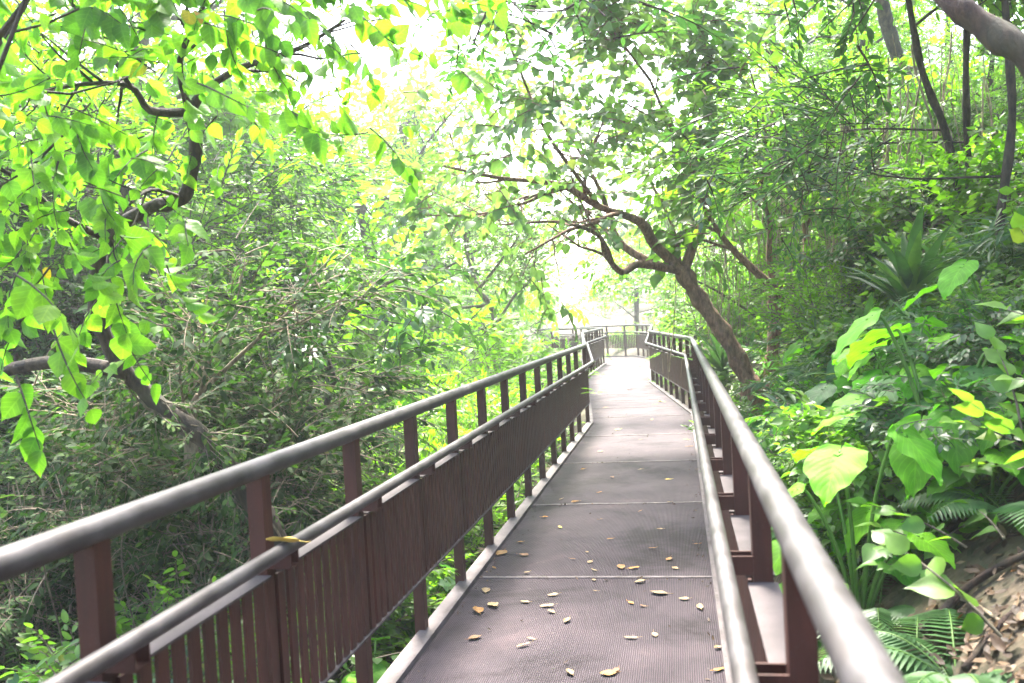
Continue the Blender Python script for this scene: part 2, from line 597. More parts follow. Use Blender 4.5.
def rot(yaw, pitch, roll):
    cy, sy, cp, sp, cr, sr = math.cos(yaw), math.sin(yaw), math.cos(pitch), math.sin(pitch), math.cos(roll), math.sin(roll)
    Rz = np.array([[cy, -sy, 0], [sy, cy, 0], [0, 0, 1]])
    Rx = np.array([[1, 0, 0], [0, cp, -sp], [0, sp, cp]])
    Ry = np.array([[cr, 0, sr], [0, 1, 0], [-sr, 0, cr]])
    return Rz @ Rx @ Ry


def template(pieces, twigs):
    """pieces: [(blade, 3x3 matrix, translation)] ; twigs: [(pts, radii)] -> instancing template; leaves use slot 0, wood slot 1"""
    V, lp, f3, l3, f4, l4, n = [], [], [], [], [], [], 0
    for i, ((bv, b3, b4, bl), Mx, T) in enumerate(pieces):
        V.append(bv @ Mx.T + T)
        lp.append(bl)
        f3 += [tuple(np.array(q) + n) for q in b3]
        l3 += [i] * len(b3)
        f4 += [tuple(np.array(q) + n) for q in b4]
        l4 += [i] * len(b4)
        n += len(bv)
    w = MB()
    for pts, rad in twigs:
        w.tube(pts, rad, 3, cap=False)
    fs = []
    if f3:
        fs.append((np.array(f3), 0, np.array(l3)))
    if f4:
        fs.append((np.array(f4), 0, np.array(l4)))
    if twigs:
        V.append(np.concatenate(w.v))
        lp.append(np.zeros((w.n, 3)))
        wf = np.concatenate([q[0] for q in w.f]) + n
        fs.append((wf, 1, np.full(len(wf), len(pieces))))
    return dict(v=np.concatenate(V), f=fs, lp=np.concatenate(lp), nl=len(pieces))


def spray(bl, n, L, size, ang=0.9, hang=0.0, curve=0.15, jit=0.35, seed=0):
    """a twig with n alternate leaves"""
    rg = np.random.RandomState(seed)
    pts = np.array([(curve * L * math.sin(t * 2.2) * 0.3, L * t, -curve * L * t * t) for t in np.linspace(0, 1, 5)])
    pcs = []
    for i in range(n):
        t = 0.15 + 0.85 * i / (n - 1)
        side = 1 if i % 2 else -1
        k = t * 4
        i0 = min(int(k), 3)
        p = pts[i0] + (pts[i0 + 1] - pts[i0]) * (k - i0)
        a = -side * ang * (1 - 0.6 * t) + rg.randn() * jit * 0.6
        if i == n - 1:
            a = rg.randn() * 0.2
        s = size * (0.7 + 0.6 * rg.rand()) * (1 if t < 0.8 else 0.85)
        Mx = rot(a, -hang * (0.6 + 0.6 * rg.rand()) + rg.randn() * jit * 0.5, rg.randn() * jit) * s
        off = Mx[:, 1] / s * size * 0.25
        pcs.append((bl[rg.randint(len(bl))] if isinstance(bl, list) else bl, Mx, p + off * (0.6 if hang else 0.3)))
    return template(pcs, [(pts, np.linspace(0.006, 0.002, 5) * (L / 0.35))])


T = {
    'fine': [spray(ELL, 13, 0.42, 0.085, seed=i) for i in range(3)],
    'small': [spray(ELL, 12, 0.34, 0.06, seed=i + 10) for i in range(3)],
    'mid': [spray(OVAL, 11, 0.36, 0.075, 0.9, 0.25, seed=i + 15) for i in range(3)],
    'oval': [spray(OVAL, 10, 0.42, 0.12, 1.0, 0.35, seed=i + 20) for i in range(3)],
    'heart': [spray([HEART, HEART_B, HEART_C, HEART], 7, 0.5, 0.15, 1.0, 0.9, 0.3, 0.55, seed=i + 30) for i in range(4)],
    'lance': [spray(LANCE, 11, 0.5, 0.25, 0.9, 0.2, 0.5, 0.35, seed=i + 40) for i in range(3)],
    'wide': [spray(HEART, 7, 0.4, 0.105, 1.0, 0.5, 0.2, 0.5, seed=i + 50) for i in range(3)],
}


def frames(D, up=(0, 0, 1), roll=0.5):
    """matrices whose y runs along D and whose z is as upright as it can be, rolled a bit"""
    D = unit(D)
    Zu = np.tile(np.array(up, float), (len(D), 1)) + rs.randn(len(D), 3) * roll * 0.6
    X = unit(np.cross(D, Zu))
    Zn = np.cross(X, D)
    return np.stack([X, D, Zn], -1)


def foliage(mb, kind, P, D, s=1.0, roll=0.5, tint=None, svar=0.3):
    P, D = np.asarray(P, float), np.asarray(D, float)
    if len(P) == 0:
        return
    tp = T[kind]
    which = rs.randint(0, len(tp), len(P))
    tint = rs.rand(len(P)) if tint is None else tint
    for w in range(len(tp)):
        k = which == w
        if not k.any():
            continue
        Mx = frames(D[k], roll=roll) * (s * (1 - svar + 2 * svar * rs.rand(k.sum())))[:, None, None]
        mb.inst(tp[w], Mx, P[k], tint[k])


def ramify(mb, pts, r0, r1, nchild, ratio, depth, tips, start=0.3, up=0.2, ang=0.8, sides=6, wob=0.08):
    """a limb and, by recursion, its branches; terminal twigs give tips (point, direction)"""
    P = np.asarray(pts, float)
    mb.tube(P, np.linspace(r0, r1, len(P)), sides, cap=True, lump=0.07 if r0 > 0.012 else 0)
    seg = np.linalg.norm(np.diff(P, axis=0), axis=1)
    L = seg.sum()
    cum = np.concatenate([[0], np.cumsum(seg)]) / L
    if depth == 0:
        for t in (0.35, 0.6, 0.8, 1.0):
            i = min(np.searchsorted(cum, t), len(P) - 1)
            tips.append((P[i], unit(P[i] - P[max(i - 1, 0)])))
        return
    for c in range(nchild):
        t = start + (1 - start) * (c + rs.rand() * 0.8) / nchild
        i = max(1, min(np.searchsorted(cum, t), len(P) - 1))
        k = (t - cum[i - 1]) / max(cum[i] - cum[i - 1], 1e-6)
        p = P[i - 1] + (P[i] - P[i - 1]) * min(k, 1)
        d = unit(P[i] - P[i - 1])
        side = unit(np.cross(d, rs.randn(3)))
        a = ang * (0.6 + 0.7 * rs.rand())
        nd = unit(d * math.cos(a) + side * math.sin(a) + np.array([0, 0, up]))
        l = L * ratio * (0.6 + 0.7 * rs.rand()) * (1.15 - 0.5 * t)
        q = [p]
        m_ = 5
        for j in range(m_):
            nd = unit(nd + rs.randn(3) * wob * 2 + np.array([0, 0, up * 0.12]))
            q.append(q[-1] + nd * l / m_)
        rr = (r0 + (r1 - r0) * t) * 0.62
        ramify(mb, q, rr, max(rr * 0.3, 0.0025), nchild, ratio, depth - 1, tips, 0.2, up, ang, max(3, sides - 1), wob)


def tips_cloud(tips, per, spread, out_from=None):
    P, D = [], []
    for p, d in tips:
        for _ in range(per):
            P.append(p + rs.randn(3) * spread)
            dd = d + rs.randn(3) * 0.7
            dd[2] *= 0.55
            D.append(dd)
    return np.array(P), np.array(D)


# ------------------------------------------------------------------ the lie of the land
RF = [(0.199, -5), (0.199, 14.0), (-0.64, 20.8), (-0.86, 30.6), (-1.5, 33.6), (-5.6, 36.4)]
LF = [(-1.376, -5), (-1.376, 13.3), (-2.42, 23.0), (-2.42, 29.3), (-3.6, 32.2), (-5.2, 32.9)]
xr_Y = np.array([-100, 14, 20.8, 30.6, 36, 60, 200])
xr_X = np.array([0.199, 0.199, -0.64, -0.86, -2.5, -10, -60.0])


def fnoise(x, y):
    return (np.sin(x * 1.3 + 1.7 * np.sin(y * 0.9)) + np.sin(y * 1.1 + 1.3 * np.sin(x * 0.7 + 2))) * 0.5


def ground_z(x, y):
    x, y = np.asarray(x, float), np.asarray(y, float)
    d = x - np.interp(y, xr_Y, xr_X)
    k = np.interp(y, [28, 42], [1.0, 0.35])
    up = np.where(d > 0.12, (0.82 * np.minimum(d - 0.12, 7) + 0.45 * np.clip(d - 7.12, 0, 12)) * k, 0)
    e = np.clip(-d - 1.6, 0, None)
    dn = -0.34 * np.minimum(e, 8) - 0.12 * np.clip(e - 8, 0, 30)
    return -0.42 + up * 1.0 + np.where(d > 0.12, 0.3, 0) * np.clip((d - 0.12) / 0.3, 0, 1) + dn + 0.10 * fnoise(x, y) * np.clip(np.abs(d + 0.7) - 0.6, 0, 1.5)


def gz(x, y):
    return float(ground_z(x, y))


mb = MB()
xs = np.concatenate([np.linspace(-400, -40, 16), np.linspace(-36, -4, 50), np.linspace(-3.8, 6, 90), np.linspace(6.3, 40, 50), np.linspace(45, 400, 14)])
ys = np.concatenate([np.linspace(-60, -5, 12), np.linspace(-4, 45, 170), np.linspace(47, 100, 28), np.linspace(115, 900, 24)])
X, Yg = np.meshgrid(xs, ys)
V = np.stack([X, Yg, ground_z(X, Yg)], -1).reshape(-1, 3)
nx, ny = len(xs), len(ys)
i, j = np.meshgrid(np.arange(ny - 1), np.arange(nx - 1), indexing='ij')
q = np.stack([i * nx + j, i * nx + j + 1, (i + 1) * nx + j + 1, (i + 1) * nx + j], -1).reshape(-1, 4)
mb.add(V, [q], 0, 0.5, True)
tag(mb.build('ground', SOIL), 'dark soil of the wooded slope under the boardwalk', kind='structure')

# ------------------------------------------------------------------ boardwalk
walk = empty('boardwalk')
tag(walk, 'long boardwalk of brown ribbed panels between two railings', kind='structure')


def poly_x(poly, y):
    return float(np.interp(y, [p[1] for p in poly], [p[0] for p in poly]))


st = [-3.1, -0.96] + [1.18 + 2.136 * k for k in range(0, 7)]          # cross bars of the straight run
st += [15.4, 16.7, 18.0, 19.3, 20.7, 22.3, 24.2, 26.2, 28.2]
KL_, KR_ = 0.074, 0.073
stations = [((poly_x(LF, y) + KL_, y), (poly_x(RF, y) - KR_, y)) for y in st]
stations += [((-2.34, 29.3), (-0.93, 30.6)), ((-2.75, 30.8), (-1.2, 32.4)), ((-3.5, 32.1), (-1.75, 33.9)), ((-4.9, 32.85), (-3.4, 35.5)), ((-9, 34.35), (-8.9, 37.5))]


def quad_slab(L0, R0, R1, L1, z0, z1):
    b = MB()
    V = [(*p, z) for z in (z0, z1) for p in (L0, R0, R1, L1)]
    b.add(V, [np.array([[3, 2, 1, 0], [4, 5, 6, 7], [0, 1, 5, 4], [1, 2, 6, 5], [2, 3, 7, 6], [3, 0, 4, 7]])])
    return b


for (a, b) in zip(stations[:-1], stations[1:]):
    g = 0.012

    def lerp(p, q_, t):
        return (p[0] + (q_[0] - p[0]) * t, p[1] + (q_[1] - p[1]) * t)
    ln = math.hypot(b[0][0] - a[0][0], b[0][1] - a[0][1])
    t = g / ln
    quad_slab(lerp(a[0], b[0], t), lerp(a[1], b[1], t), lerp(a[1], b[1], 1 - t), lerp(a[0], b[0], 1 - t), -0.05, 0).build('deck_panel', MATTING, walk)
for s_ in stations[1:-1]:
    L_, R_ = np.array(s_[0]), np.array(s_[1])
    d = unit(R_ - L_)
    n_ = np.array([-d[1], d[0]]) * 0.017
    quad_slab(L_ - n_, R_ - n_, R_ + n_, L_ + n_, -0.045, 0.005).build('cross_bar', KERB, walk)


def offset_poly(poly, off):
    """polyline shifted to its left-hand side by off"""
    P = [np.array(p, float) for p in poly]
    out = []
    for i in range(len(P)):
        d0 = unit(P[i] - P[i - 1]) if i > 0 else unit(P[1] - P[0])
        d1 = unit(P[i + 1] - P[i]) if i < len(P) - 1 else d0
        n0, n1 = np.array([-d0[1], d0[0]]), np.array([-d1[1], d1[0]])
        nn = unit(n0 + n1)
        out.append(P[i] + nn * off / max(nn.dot(n0), 0.5))
    return out


def strip(poly, o0, o1, z0, z1):
    A, C = offset_poly(poly, o0), offset_poly(poly, o1)
    b = MB()
    n = len(A)
    V = [(*p, z) for z in (z0, z1) for r in (A, C) for p in r]
    f = []
    for k in range(n - 1):
        a0, c0, a1, c1 = k, n + k, 2 * n + k, 3 * n + k
        f += [(a1, c1, c1 + 1, a1 + 1), (a0, a0 + 1, c0 + 1, c0), (a0, a1, a1 + 1, a0 + 1), (c0, c0 + 1, c1 + 1, c1)]
    f += [(0, n, 3 * n, 2 * n), (n - 1, 3 * n - 1, 4 * n - 1, 2 * n - 1)]
    b.add(V, [np.array(f)])
    return b


# inward is to the right of the left-hand line (-) and to the left of the right-hand one (+)
strip(LF, -0.075, 0.012, -0.06, 0.03).build('kerb', KERB, walk)
strip(RF, 0.074, -0.012, -0.06, 0.03).build('kerb', KERB, walk)
strip(LF, -0.10, -0.04, -0.24, -0.062).build('edge_beam', PAINT, walk)
strip(RF, 0.10, 0.04, -0.24, -0.062).build('edge_beam', PAINT, walk)
for y in np.arange(0.3, 30, 2.7):
    for poly, s_ in ((LF, 0.12), (RF, -0.12)):
        x = poly_x(poly, y) + s_
        b = MB()
        z0 = gz(x, y) - 0.3
        b.box((x, y, (z0 - 0.063) / 2), (0.05, 0, 0), (0, 0.05, 0), (0, 0, (-0.063 - z0) / 2))
        b.build('support_post', PAINT, walk)

# ------------------------------------------------------------------ railings


def resample(poly, z):
    """rounded-corner path with the given height"""
    P = [np.array(p, float) for p in poly]
    out = [P[0]]
    for i in range(1, len(P) - 1):
        a, b, c = P[i - 1], P[i], P[i + 1]
        ra = min(0.25, np.linalg.norm(a - b) * 0.3)
        rc = min(0.25, np.linalg.norm(c - b) * 0.3)
        p0, p1 = b + unit(a - b) * ra, b + unit(c - b) * rc
        for t in np.linspace(0, 1, 6):
            out.append((1 - t) ** 2 * p0 + 2 * t * (1 - t) * b + t * t * p1)
    out.append(P[-1])
    # straight runs get intermediate points so that shading is even
    fine = []
    for a, b in zip(out[:-1], out[1:]):
        m_ = max(1, int(np.linalg.norm(b - a) / 0.8))
        for k in range(m_):
            fine.append(a + (b - a) * k / m_)
    fine.append(out[-1])
    return [(p[0], p[1], z) for p in fine]


HT, HI, HB, HP = 1.16, 0.91, 0.313, 0.81


def railing(name, poly, side, first, label):
    """side: +1 when the walk lies to the left of the line's direction, -1 to the right"""
    root = empty(name, (poly[0][0], poly[0][1], 0))
    tag(root, label, 'fence')
    org = np.array([poly[0][0], poly[0][1], 0])

    def put(b, nm, mt, par=root):
        b.v = [v - org for v in b.v]
        return b.build(nm, mt, par)
    b = MB()
    b.tube(resample(poly, HT), 0.034, 18)
    put(b, 'handrail', STEEL)
    b = MB()
    b.tube(resample(offset_poly(poly, side * 0.109), HI), 0.024, 14)
    put(b, 'inner_rail', STEEL)
    # posts by arc length
    P = [np.array(p, float) for p in poly]
    seg = [np.linalg.norm(q_ - p) for p, q_ in zip(P[:-1], P[1:])]
    cum = np.concatenate([[0], np.cumsum(seg)])

    def point(s):
        i = min(max(np.searchsorted(cum, s) - 1, 0), len(seg) - 1)
        d = unit(P[i + 1] - P[i])
        return P[i] + d * (s - cum[i]), d
    dist = list(np.arange(first, cum[-1] - 0.1, 0.855))
    # a bay never bridges a bend: add a post at each bend, drop its crowding neighbours
    for c in cum[1:-1]:
        dist = [s for s in dist if abs(s - c) > 0.33] + [c]
    dist.sort()
    bend = set(np.round(cum[1:-1], 4))
    for s in dist:
        p, d = point(s)
        if round(s, 4) in bend:
            d = unit(point(s - 0.05)[1] + point(s + 0.05)[1])
        n_ = np.array([-d[1], d[0]]) * side          # inward
        d3, n3 = np.array([*d, 0]), np.array([*n_, 0])
        c = np.array([*p, 0]) - n3 * 0.006
        b = MB()
        zb, zt = -0.2, HT - 0.022
        b.box(c + [0, 0, (zb + zt) / 2], d3 * 0.031, n3 * 0.027, (0, 0, (zt - zb) / 2))
        po = put(b, 'post', PAINT)
        # channel bracket that carries the inner rail: web and two cheeks
        b = MB()
        mid = np.array([*p, 0]) + n3 * 0.064
        hl = 0.0425
        b.box(mid + [0, 0, 0.836], d3 * 0.026, n3 * hl, (0, 0, 0.003))
        for e in (-1, 1):
            b.box(mid + d3 * 0.029 * e + [0, 0, 0.860], d3 * 0.003, n3 * hl, (0, 0, 0.027))
        put(b, 'bracket', PAINT)
    # infill bays: upright slats between a bottom bar and a cap plate
    for s0, s1 in zip(dist[:-1], dist[1:]):
        p0, _ = point(s0)
        p1, _ = point(s1)
        d = unit(p1 - p0)
        L = np.linalg.norm(p1 - p0)
        n_ = np.array([-d[1], d[0]]) * side
        d3, n3 = np.array([*d, 0]), np.array([*n_, 0])
        o3 = np.array([*p0, 0])
        b = MB()
        ns = max(3, int(round(L / 0.076)))
        for k in range(ns):
            c = o3 + d3 * (L * (k + 0.5) / ns) + n3 * 0.030 + [0, 0, (HB + HP) / 2]
            b.box(c, d3 * 0.0245, n3 * 0.0055, (0, 0, (HP - HB) / 2 - 0.0045))
        pn = put(b, 'infill_panel', PAINT)
        b = MB()
        c = o3 + d3 * L / 2
        b.box(c + n3 * 0.028 + [0, 0, HB], d3 * (L / 2 - 0.002), n3 * 0.018, (0, 0, 0.004))
        put(b, 'bottom_bar', PLATE, pn)
        b = MB()
        b.box(c - n3 * 0.002 + [0, 0, HP], d3 * (L / 2 - 0.036), n3 * 0.042, (0, 0, 0.004))
        put(b, 'cap_plate', PLATE, pn)
    return root


railing('fence', LF, -1, 5 + 1.89 - 0.855 * 6, 'brown slatted railing with steel handrail on the valley side of the boardwalk')
railing('fence', RF, 1, 5 + 1.81 - 0.855 * 6, 'brown slatted railing with steel handrail along the foot of the slope')
# ------------------------------------------------------------------ plants: helpers


def rel(b, loc):
    b.v = [v - np.asarray(loc, float) for v in b.v]
    return b


def gpt(px, Y, sink=0.05):
    p = at(px, 400, Y)
    return np.array([p[0], p[1], gz(p[0], p[1]) - sink])


def plant(name, label, cat, loc, group=None):
    o = empty(name, tuple(loc))
    return tag(o, label, cat, group)


def px_path(pts, n=4):
    return smooth([at(*p) for p in pts], n)


def limb_tree(name, label, loc, trunk, tr, limbs, kind, leaf, bark, per=3, spread=0.12, s=1.0, nchild=4, depth=2, ratio=0.45, up=0.15, group=None, roll=0.5, twig=None, bare=(), hangbias=0, thin=1.0, cat='tree', sides=12):
    """trunk: points; limbs: [(points, r0, r1)] each of which branches and carries leaves; bare: limbs without leaves"""
    root = plant(name, label, cat, loc, group)
    b = MB()
    P = np.asarray(trunk)
    rad = np.interp(np.linspace(0, 1, len(P)), np.linspace(0, 1, len(tr)), tr)
    rad = rad * (1 + 0.08 * np.sin(np.arange(len(P)) * 1.9) + 0.04 * rs.randn(len(P)))
    Ps = smooth(P, 3)
    b.tube(Ps, np.interp(np.linspace(0, 1, len(Ps)), np.linspace(0, 1, len(P)), rad), sides + 2, lump=0.10)
    rel(b, loc).build('trunk', bark, root)
    tips = []
    for lm in limbs:
        b = MB()
        mine = []
        ramify(b, lm[0], lm[1], lm[2], nchild, ratio, depth, mine, 0.3, up)
        tips += [q for q in mine if rs.rand() < (lm[3] if len(lm) > 3 else 1)]
        rel(b, loc).build('limb', bark, root)
    for pts, a, c in bare:
        b = MB()
        b.tube(pts, np.linspace(a, c, len(pts)), 6)
        rel(b, loc).build('limb', bark, root)
    P, D = tips_cloud(tips, per, spread)
    if thin < 1:
        k = rs.rand(len(P)) < thin
        P, D = P[k], D[k]
    if hangbias:
        D[:, 2] -= hangbias
    c = MB()
    foliage(c, kind, P, D, s, roll)
    rel(c, loc).build('crown', [leaf, bark], root)
    return root


def bush(label, h, w, kind, leaf, bark, stems=9, nchild=5, depth=1, per=2, s=1.0, spread=0.08, ratio=0.45, up=0.3, name='shrub', bare_low=0.0, cat='shrub'):
    """a many-stemmed shrub built at the origin"""
    root = plant(name, label, cat, (0, 0, 0))
    b, tips = MB(), []
    for k in range(stems):
        a = 6.283 * (k + rs.rand() * 0.7) / stems
        e = w * (0.25 + 0.75 * rs.rand())
        hh = h * (0.55 + 0.45 * rs.rand())
        p = [(0.06 * math.cos(a), 0.06 * math.sin(a), 0), (e * 0.3 * math.cos(a + 0.2), e * 0.3 * math.sin(a + 0.2), hh * 0.4), (e * 0.7 * math.cos(a - 0.1), e * 0.7 * math.sin(a - 0.1), hh * 0.75), (e * math.cos(a), e * math.sin(a), hh)]
        ramify(b, smooth(p, 3), 0.011 * h ** 0.7, 0.003, nchild, ratio, depth, tips, 0.15 + bare_low, up, 0.9, 5)
    b.build('stems', bark, root)
    P, D = tips_cloud(tips, per, spread)
    D[:, :2] += unit(P[:, :2] + 1e-6) * 0.5
    c = MB()
    foliage(c, kind, P, D, s)
    c.build('foliage', [leaf, bark], root)
    return root


used = set()


def put(proto, loc, rz=None, s=1.0, label=None, group=None):
    """the first time moves the plant itself, afterwards a copy of it and its parts"""
    o = proto if proto.name not in used else copy_tree(proto)
    used.add(proto.name)
    o.location = tuple(loc)
    o.rotation_euler = (0, 0, rs.rand() * 6.28 if rz is None else rz)
    o.scale = (s, s, s * (0.9 + 0.2 * rs.rand()))
    if label:
        o['label'] = label
    if group:
        o['group'] = group
    return o


# ------------------------------------------------------------------ hero trees
# the heart-leaved tree behind the valley railing
Yh = 4.4
loc = gpt(330, 4.9)
trunk = np.vstack([[loc], px_path([(270, 530, 4.75), (232, 470, 4.62), (205, 440, 4.55), (160, 405, 4.5), (122, 365, 4.4), (97, 310, 4.3), (108, 240, 4.25), (150, 208, 4.2), (183, 198, 4.15), (196, 150, 4.1), (189, 113, 4.05)], 4)])
P_ = px_path
limbs = [
    (P_([(189, 113, 4.05), (150, 110, 4.0), (130, 86, 3.95), (85, 84, 3.9), (20, 96, 3.8)]), 0.026, 0.006),
    (P_([(189, 113, 4.05), (204, 92, 4.05), (240, 68, 4.0), (300, 48, 3.9), (345, 20, 3.8)]), 0.026, 0.006),
    (P_([(189, 113, 4.05), (180, 60, 3.9), (205, 0, 3.7), (200, -60, 3.5)]), 0.02, 0.006),
    (P_([(130, 86, 3.95), (105, 45, 3.8), (70, 0, 3.6), (60, -60, 3.4)]), 0.014, 0.005),
    (P_([(108, 240, 4.25), (60, 215, 4.0), (20, 180, 3.8), (-40, 150, 3.6)]), 0.022, 0.006),
    (P_([(-60, 400, 4.2), (-90, 250, 3.8), (-40, 100, 3.4), (40, -20, 3.1)]), 0.03, 0.008),
    (P_([(183, 198, 4.15), (150, 190, 3.9), (120, 215, 3.6), (105, 255, 3.5)]), 0.012, 0.005),
]
bare = [(P_([(128, 372, 4.4), (60, 362, 4.35), (0, 372, 4.3), (-70, 395, 4.2)]), 0.045, 0.035),
        (P_([(-10, 90, 2.6), (10, 40, 2.6), (28, -10, 2.6), (40, -60, 2.6)]), 0.008, 0.006)]
limb_tree('heart_leaf_tree', 'crooked tree with large heart-shaped leaves leaning out from the thicket behind the valley railing', loc, trunk, [0.075, 0.06, 0.052, 0.042, 0.042, 0.036, 0.034, 0.03, 0.026], limbs, 'heart', G['heart'], B['grey'],
          per=2, spread=0.22, s=0.52, nchild=8, depth=1, ratio=0.5, up=0.05, roll=0.9, hangbias=0.3, bare=bare, thin=0.78)

# a creeper on the crooked trunk
HT_ = smooth(trunk[:20], 3)
cv = plant('climbing_vine', 'leafy creeper winding up the dark crooked trunk behind the valley railing', 'vine', loc)
b, P0, D0 = MB(), [], []
for k in range(5):
    tt = np.linspace(0.02, 0.75 + 0.2 * rs.rand(), 46)
    a_ = k * 1.3 + tt * (9 + 7 * rs.rand()) * (1 if k % 2 else -1)
    idx = tt * (len(HT_) - 1)
    base = np.stack([np.interp(idx, np.arange(len(HT_)), HT_[:, c]) for c in range(3)], -1)
    rad_ = np.interp(tt, [0, 1], [0.088, 0.05])[:, None]
    Q = base + rad_ * np.stack([np.cos(a_), np.sin(a_) * 0.7, 0.5 * np.sin(a_)], -1) + rs.randn(46, 3) * 0.006
    b.tube(Q, 0.007 - 0.003 * tt, 5, cap=False)
    for t_ in rs.randint(0, 46, 16):
        P0.append(Q[t_])
        D0.append(unit(Q[t_] - base[t_]) + rs.randn(3) * 0.5 + [0, 0, -0.3])
rel(b, loc).build('stems', B['dry'], cv)
b = MB()
foliage(b, 'mid', P0, D0, 0.62)
rel(b, loc).build('foliage', [G['thicket'], B['twig']], cv)

# the leaning tree on the slope side of the walk
loc = gpt(757, 10.9)
trunk = np.vstack([[loc], px_path([(752, 388, 11), (728, 340, 11), (700, 300, 11), (681, 268, 11)], 5)])
Yt = 11
limbs = [
    (P_([(684, 272, 11), (655, 245, 10.8), (640, 222, 10.5), (600, 207, 10), (560, 185, 9.4), (500, 178, 8.8), (440, 165, 8.4)]), 0.075, 0.012, 0.25),
    (P_([(684, 272, 11), (650, 262, 11.2), (618, 240, 11.3), (606, 205, 11.3), (590, 170, 11.2), (560, 120, 11)]), 0.065, 0.012, 0.45),
    (P_([(684, 272, 11), (640, 264, 10.6), (622, 272, 10.2), (606, 255, 9.8), (598, 235, 9.5), (560, 222, 9), (500, 225, 8.5)]), 0.055, 0.008, 0.08),
    (P_([(684, 272, 11), (697, 235, 11), (708, 210, 11), (690, 165, 10.8), (672, 130, 10.4), (650, 80, 10)]), 0.075, 0.014),
    (P_([(690, 165, 10.8), (700, 130, 10.8), (705, 90, 10.6), (715, 40, 10.2)]), 0.035, 0.01),
    (P_([(681, 268, 11), (672, 225, 11.2), (650, 180, 11.4), (640, 150, 11.6)]), 0.03, 0.008, 0.4),
    (P_([(600, 207, 10), (580, 180, 9.4), (545, 130, 8.8), (520, 70, 8.2), (500, 20, 7.8)]), 0.03, 0.007),
    (P_([(560, 185, 9.4), (520, 205, 9), (470, 215, 8.8), (420, 215, 8.6)]), 0.022, 0.006, 0.2),
    (P_([(650, 80, 10), (620, 40, 9.2), (590, 0, 8.6)]), 0.02, 0.006),
]
limb_tree('leaning_tree', 'brown leaning tree whose long limbs reach out over the boardwalk', loc, trunk, [0.135, 0.105, 0.098, 0.095, 0.11], limbs, 'wide', G['pale'], B['limb'],
          per=2, spread=0.16, s=1.0, nchild=5, depth=2, ratio=0.36, up=0.14, thin=0.68)

loc = gpt(771, 11.0)
trunk = np.vstack([[loc], px_path([(771, 365, 11.2), (775, 325, 11.2), (774, 288, 11.2)], 4)])
limbs = [
    (P_([(774, 288, 11.2), (752, 268, 11.1), (725, 240, 11), (705, 205, 10.8), (690, 150, 10.5)]), 0.055, 0.012, 0.6),
    (P_([(774, 288, 11.2), (792, 275, 11.2), (806, 252, 11.2), (803, 215, 11.2), (800, 180, 11), (806, 120, 10.6)]), 0.055, 0.012),
    (P_([(774, 288, 11.2), (769, 255, 11.2), (770, 225, 11.1), (762, 180, 11), (765, 130, 10.6), (750, 70, 10.2)]), 0.045, 0.01),
]
limb_tree('forked_tree', 'slim upright tree forking low into three stems beside the leaning tree', loc, trunk, [0.085, 0.07, 0.08], limbs, 'wide', G['fine'], B['limb'],
          per=1, spread=0.15, s=1.3, nchild=5, depth=2, ratio=0.34, up=0.12, thin=0.45)

# the thick bough crossing the top corner: its tree stands up the slope beside the camera
loc = np.array([3.6, 2.4, gz(3.6, 2.4) - 0.1])
bough = px_path([(1150, 190, 3.2), (1085, 120, 3.3), (1024, 55, 3.4), (965, 12, 3.5), (930, -30, 3.6), (880, -110, 3.8)], 4)
trunk = np.vstack([smooth([loc, loc + [-0.4, 0.4, 0.7], bough[0]], 4), bough[1:]])
limbs = [(smooth([bough[-1], bough[-1] + [-0.4, 0.6, 0.35], bough[-1] + [-1.0, 1.5, 0.5], bough[-1] + [-1.3, 2.6, 0.6]], 4), 0.05, 0.012),
         (smooth([bough[-1], bough[-1] + [0.1, 0.8, 0.3], bough[-1] + [0.2, 1.8, 0.3]], 4), 0.04, 0.012)]
limb_tree('bough_tree', 'tree with a thick brown bough slanting across the top corner of the picture', loc, trunk, [0.12, 0.075, 0.049, 0.046, 0.04], limbs, 'fine', G['dark'], B['brown'], per=3, spread=0.2, s=1.0, nchild=4, depth=1, ratio=0.45, thin=0.9)

# pair of thin dark trunks high on the slope
for k, (pp, lab) in enumerate([([(975, 275, 8.2), (958, 190, 8.2), (945, 130, 8.2), (922, 70, 8.1), (905, -20, 8)], 'thin dark tree slanting up the slope under the thick bough'),
                               ([(978, 270, 8.6), (970, 190, 8.6), (966, 90, 8.5), (968, -20, 8.4)], 'thin straight dark tree rising from the same root as the slanting one'),
                               ([(1010, 330, 7), (1000, 230, 7), (1012, 120, 7), (1005, 0, 6.9)], 'dark trunk wrapped in leaves at the very edge under the bough')]):
    P0 = px_path(pp, 4)
    loc = np.array([P0[0][0], P0[0][1], gz(P0[0][0], P0[0][1]) - 0.1])
    top = P0[-1]
    mid = P0[len(P0) // 2]
    limbs = [(smooth([mid, mid + [-0.8, 0.2, 0.1], mid + [-1.6, 0.3, -0.1 + 0.3 * k]], 4), 0.011, 0.004),
             (smooth([P0[-3], P0[-3] + [0.5, -0.4, 0.3], P0[-3] + [1.0, -0.7, 0.5]], 4), 0.014, 0.006),
             (smooth([top, top + [-0.5, -0.3, 0.5], top + [-1.3, -0.5, 0.8]], 4), 0.025, 0.008),
             (smooth([top, top + [0.4, 0.3, 0.6], top + [0.6, 0.9, 1.2]], 4), 0.025, 0.008)]
    limb_tree('slender_tree', lab, loc, np.vstack([[loc], P0]), [0.042, 0.034, 0.03, 0.024], limbs, 'fine', G['dark' if k == 2 else 'fine'], B['grey'], per=3, spread=0.2, s=0.95, nchild=4, depth=2, ratio=0.42, thin=0.6)

